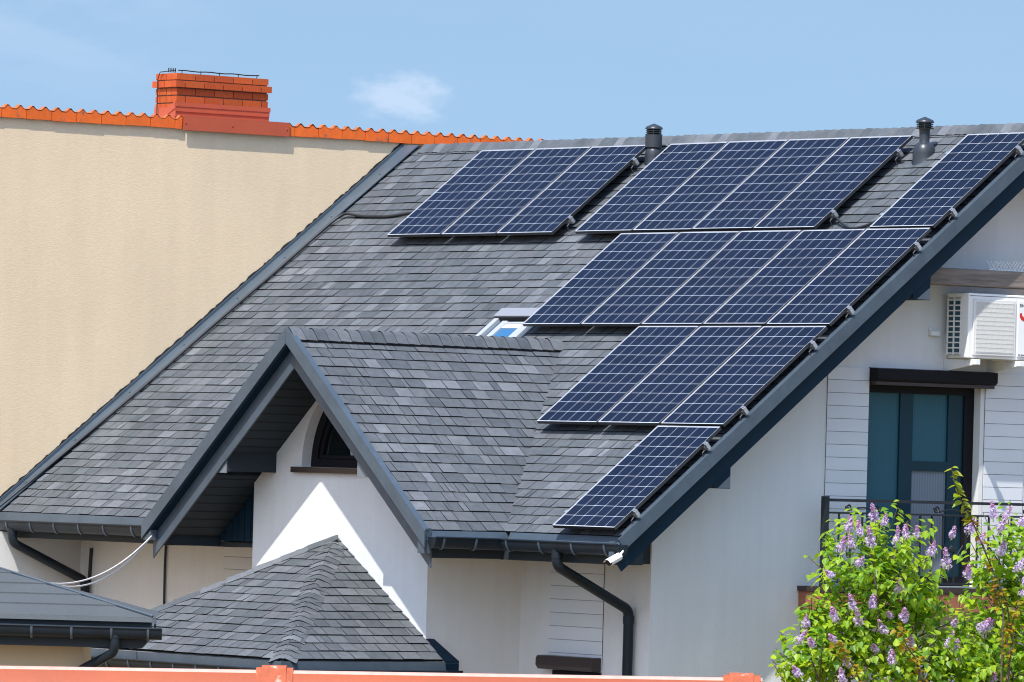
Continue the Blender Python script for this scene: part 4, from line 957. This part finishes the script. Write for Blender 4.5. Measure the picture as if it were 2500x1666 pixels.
def inside(p):
    return any(((p[1] - a) / ry) ** 2 + ((p[2] - b) / rz) ** 2 + ((p[0] - 1.6) / rx) ** 2 < 1 for a, b, ry, rz, rx in lobes)
wts = [ry * rz for a, b, ry, rz, rx in lobes]
LC = [(1, 1, 1)] * 4 + [(1.25, 1.10, .9)] * 3 + [(.66, .80, .9)] * 3 + [(1.5, 1.25, .9)] * 2 + [(.42, .58, .8)] * 2
for i in range(3700):
    a, b, ry, rz, rx = lr.choices(lobes, wts)[0]
    while True:
        d = V((lr.uniform(-1, 1), lr.uniform(-1, 1), lr.uniform(-1, 1)))
        if .05 < d.length < 1: break
    d = d.normalized() * (lr.random() ** .45)
    if lr.random() < .12: d *= 1.12
    c = V((1.6 + d.x * rx, a + d.y * ry, b + d.z * rz)); out = V((d.x + .25, d.y * .7, d.z * .6 + .55)).normalized()
    st = c - out * lr.uniform(.12, .26)
    if i % 3 == 0: tw.tube([st, c], [.006, .003], 4)
    nl = lr.choice((3, 4, 5, 6))
    for j in range(nl):
        f = (j + .6) / nl; p = st + (c - st) * f; ang = lr.uniform(0, 6.28); o1 = out.orthogonal().normalized(); o2 = out.cross(o1)
        side = o1 * math.cos(ang) + o2 * math.sin(ang)
        ax = (side * .8 + out * .35 + V((0, 0, -.55))).normalized(); nrm = (V((.25, -.25, 1)) + side * .35 + V((lr.uniform(-.3, .3), lr.uniform(-.3, .3), 0))).normalized()
        k_ = lr.uniform(.88, 1.12); lc = lr.choice(LC); leaf(lf, p + side * .02, ax, nrm, lr.uniform(.055, .095), (lc[0] * k_, lc[1] * k_, lc[2] * k_))
lf.build('foliage', M['leaf'], lil)
# stems
for i in range(9):
    b0 = V((1.6 + lr.uniform(-.25, .25), -2.7 + lr.uniform(-.5, .5), -8.5)); a, b, ry, rz, rx = lobes[i % 7]
    e = V((1.6 + lr.uniform(-.2, .2), a + lr.uniform(-.3, .3) * ry, b + .2 * rz)); m1 = b0 + (e - b0) * .45 + V((lr.uniform(-.2, .2), lr.uniform(-.2, .2), .2))
    tw.tube([b0, m1, e], [.032, .022, .008], 6)
    for j in range(6):
        s0 = m1 + (e - m1) * lr.uniform(.1, 1); tw.tube([s0, s0 + V((lr.uniform(-.3, .3), lr.uniform(-.45, .45), lr.uniform(.1, .5)))], [.010, .004], 5)
tw.build('branches', M['bark'], lil)
# flower clusters: four heads, copied
def panicle(seed):
    r_ = random.Random(seed); mb = MB(); Lp = r_.uniform(.13, .18)
    mb.tube([(0, 0, -.05), (0, 0, Lp * .9)], .004, 4, 0, (.25, .35, .15))
    blobs = []                                      # side branchlets of the panicle
    for i in range(13):
        t_ = i / 12; ph = i * 2.4 + r_.uniform(-.6, .6); o_ = (.030 * (1 - t_) + .004) * r_.uniform(.6, 1.3) * (.7 if i < 2 else 1)
        blobs.append((V((o_ * math.cos(ph), o_ * math.sin(ph), Lp * t_)), (.024 * (1 - t_) + .009) * r_.uniform(.8, 1.25), t_))
    for c_, br, t_ in blobs:
        for i in range(int(12 + 14 * (1 - t_))):
            nn = V((r_.gauss(0, 1), r_.gauss(0, 1), r_.gauss(.25, 1))).normalized(); p = c_ + nn * br * r_.uniform(.75, 1.1); x = nn.orthogonal().normalized(); y = nn.cross(x)
            s_ = .0082 * r_.uniform(.8, 1.25); bud = r_.random() < (t_ - .45) * 1.3
            col = r_.choice([(.62, .26, .46), (.66, .34, .54)]) if bud else r_.choice([(.78, .67, .84), (.70, .57, .79), (.85, .77, .90), (.58, .44, .69), (.80, .62, .76)])
            if bud: mb.tube([p - nn * .004, p + nn * .009], .0045, 5, 0, col)
            else:
                a0 = r_.uniform(0, 1.5)
                for q in range(4):
                    w_ = a0 + q * math.pi / 2; dx = x * math.cos(w_) + y * math.sin(w_); dy = nn.cross(dx)
                    mb.poly([p, p + dx * s_ * .6 + dy * s_ * .5 + nn * .002, p + dx * s_ * 1.2 + nn * .003, p + dx * s_ * .6 - dy * s_ * .5 + nn * .002], 0, col)
    return mb
protos = [panicle(s_) for s_ in (1, 2, 3, 4)]; meshes = []
FL = [(-3.39, -3.95), (-3.5, -3.91), (-3.82, -4.02), (-3.68, -4.05), (-3.8, -4.17), (-3.55, -4.15), (-3.73, -4.34), (-3.93, -4.21), (-4.05, -4.45), (-3.2, -4.15), (-3.12, -4.07), (-2.98, -4.06), (-2.8, -4.23), (-2.57, -4.35), (-2.5, -4.06), (-2.32, -4.44), (-3.16, -4.61), (-3.75, -4.76), (-3.52, -4.75), (-3.97, -4.87), (-4.33, -4.94), (-3.65, -4.92), (-3.26, -4.84), (-3.13, -4.86), (-3.35, -4.99), (-4.4, -5.09), (-4.24, -5.13), (-3.97, -5.08), (-3.45, -5.17), (-3.02, -5.14), (-3.25, -5.29), (-3.78, -5.31), (-4.43, -5.4), (-3.52, -5.45), (-2.45, -4.92), (-2.14, -4.95), (-2.03, -4.96), (-2.54, -5.12), (-2.42, -5.18), (-2.41, -5.29), (-2.01, -3.85), (-1.83, -3.87), (-1.91, -3.98), (-2.15, -4.1), (-1.88, -4.22), (-1.66, -4.36), (-1.56, -4.51), (-2.27, -4.01), (-1.62, -3.92), (-1.61, -4.6), (-3.21, -5.54), (-1.93, -5.52), (-3.87, -5.46)]
lo = origin(lil)
for i, (y_, z_) in enumerate(FL):
    if i < 4:
        o = protos[i].build('flower_cluster', M['petal'], None); meshes.append(o)
    else:
        o = meshes[i % 4].copy(); C.objects.link(o)
    o.parent = lil
    dy = .5 * max(-1, min(1, (y_ + 2.9) / 1.5)) + lr.uniform(-.45, .45)
    dirv = V((lr.uniform(.0, .5), dy, 1.0 if z_ > -4.3 else lr.uniform(.25, .9))).normalized()
    # nearest point on the camera side of the crown
    x_ = 1.75 + lr.uniform(.15, .55)
    base = V((x_, y_ - (x_ - 1.75) * .767, z_ - .08)); o.location = base - lo
    o.rotation_mode = 'QUATERNION'; o.rotation_quaternion = dirv.to_track_quat('Z', 'Y'); sc_ = lr.uniform(.74, 1.08); o.scale = (sc_, sc_, sc_)
# ---- young sapling with bronze leaves growing through the lilac
sap = thing('bronze_shrub', 'thin yellow and bronze leaved shoots rising through the lilac', 'shrub', (2.3, -2.3, -8.5))
st = MB(); bl_ = MB()
shoots = [([(-2.73, -3.46), (-2.69, -3.6), (-2.6, -3.77), (-2.49, -3.9), (-2.21, -4.37), (-1.97, -4.76), (-1.88, -5.14), (-1.95, -5.55)], 1), ([(-3.34, -5.01), (-3.24, -5.19), (-3.07, -5.37), (-3.08, -5.55)], 0), ([(-4.15, -5.15), (-4.01, -5.26), (-3.89, -5.42), (-3.8, -5.56)], 0),
          ([(-4.89, -5.38), (-4.83, -5.46), (-4.77, -5.52), (-4.73, -5.61)], 1), ([(-2.17, -4.53), (-2.12, -4.68), (-2.01, -4.83)], 0), ([(-1.81, -4.77), (-1.96, -5.14), (-1.91, -5.29)], 0)]
for pts, tone in shoots:
    x_ = 2.35; pp = [V((x_, y_ - .3, z_)) for y_, z_ in pts]; full = pp + [V((2.3, -2.3 if tone == 0 or pts[0][0] > -4 else -4.2, -8.5))]
    st.tube(full, [.003 + .011 * i / len(full) for i in range(len(full))], 5)
    for a, b in zip(pp[:-1], pp[1:]):
        n = max(2, int((b - a).length / (.012 if tone == 0 else .018)))
        for j in range(n):
            p = a + (b - a) * (j / n); ang = lr.uniform(0, 6.28); side = V((math.cos(ang) * .8 + .3, math.sin(ang), lr.uniform(-.7, .2)))
            if tone == 0: p = p + V((lr.uniform(-.05, .05), lr.uniform(-.07, .07), lr.uniform(-.06, .06)))
            if tone and p.z > -3.95 or (tone and pts[0][0] < -4.5): col = lr.choice([(.95, 1.75, .6), (.85, 1.7, .5), (1.1, 1.8, .7)])
            else: col = lr.choice([(1.0, .95, .5), (1.1, 1.2, .6), (.8, .68, .4), (.95, 1.4, .5)])
            if tone == 1 and p.z < -4.0 and pts[0][0] > -4 and lr.random() < .6: continue
            leaf(bl_, p + side * .012, side, V((.3, -.2, 1)) + V((lr.uniform(-.4, .4), lr.uniform(-.4, .4), 0)), lr.uniform(.045, .080) * (1.35 if tone and p.z > -4 else 1), col)
st.build('stem', M['bark'], sap); bl_.build('foliage', M['bronze_leaf'], sap)
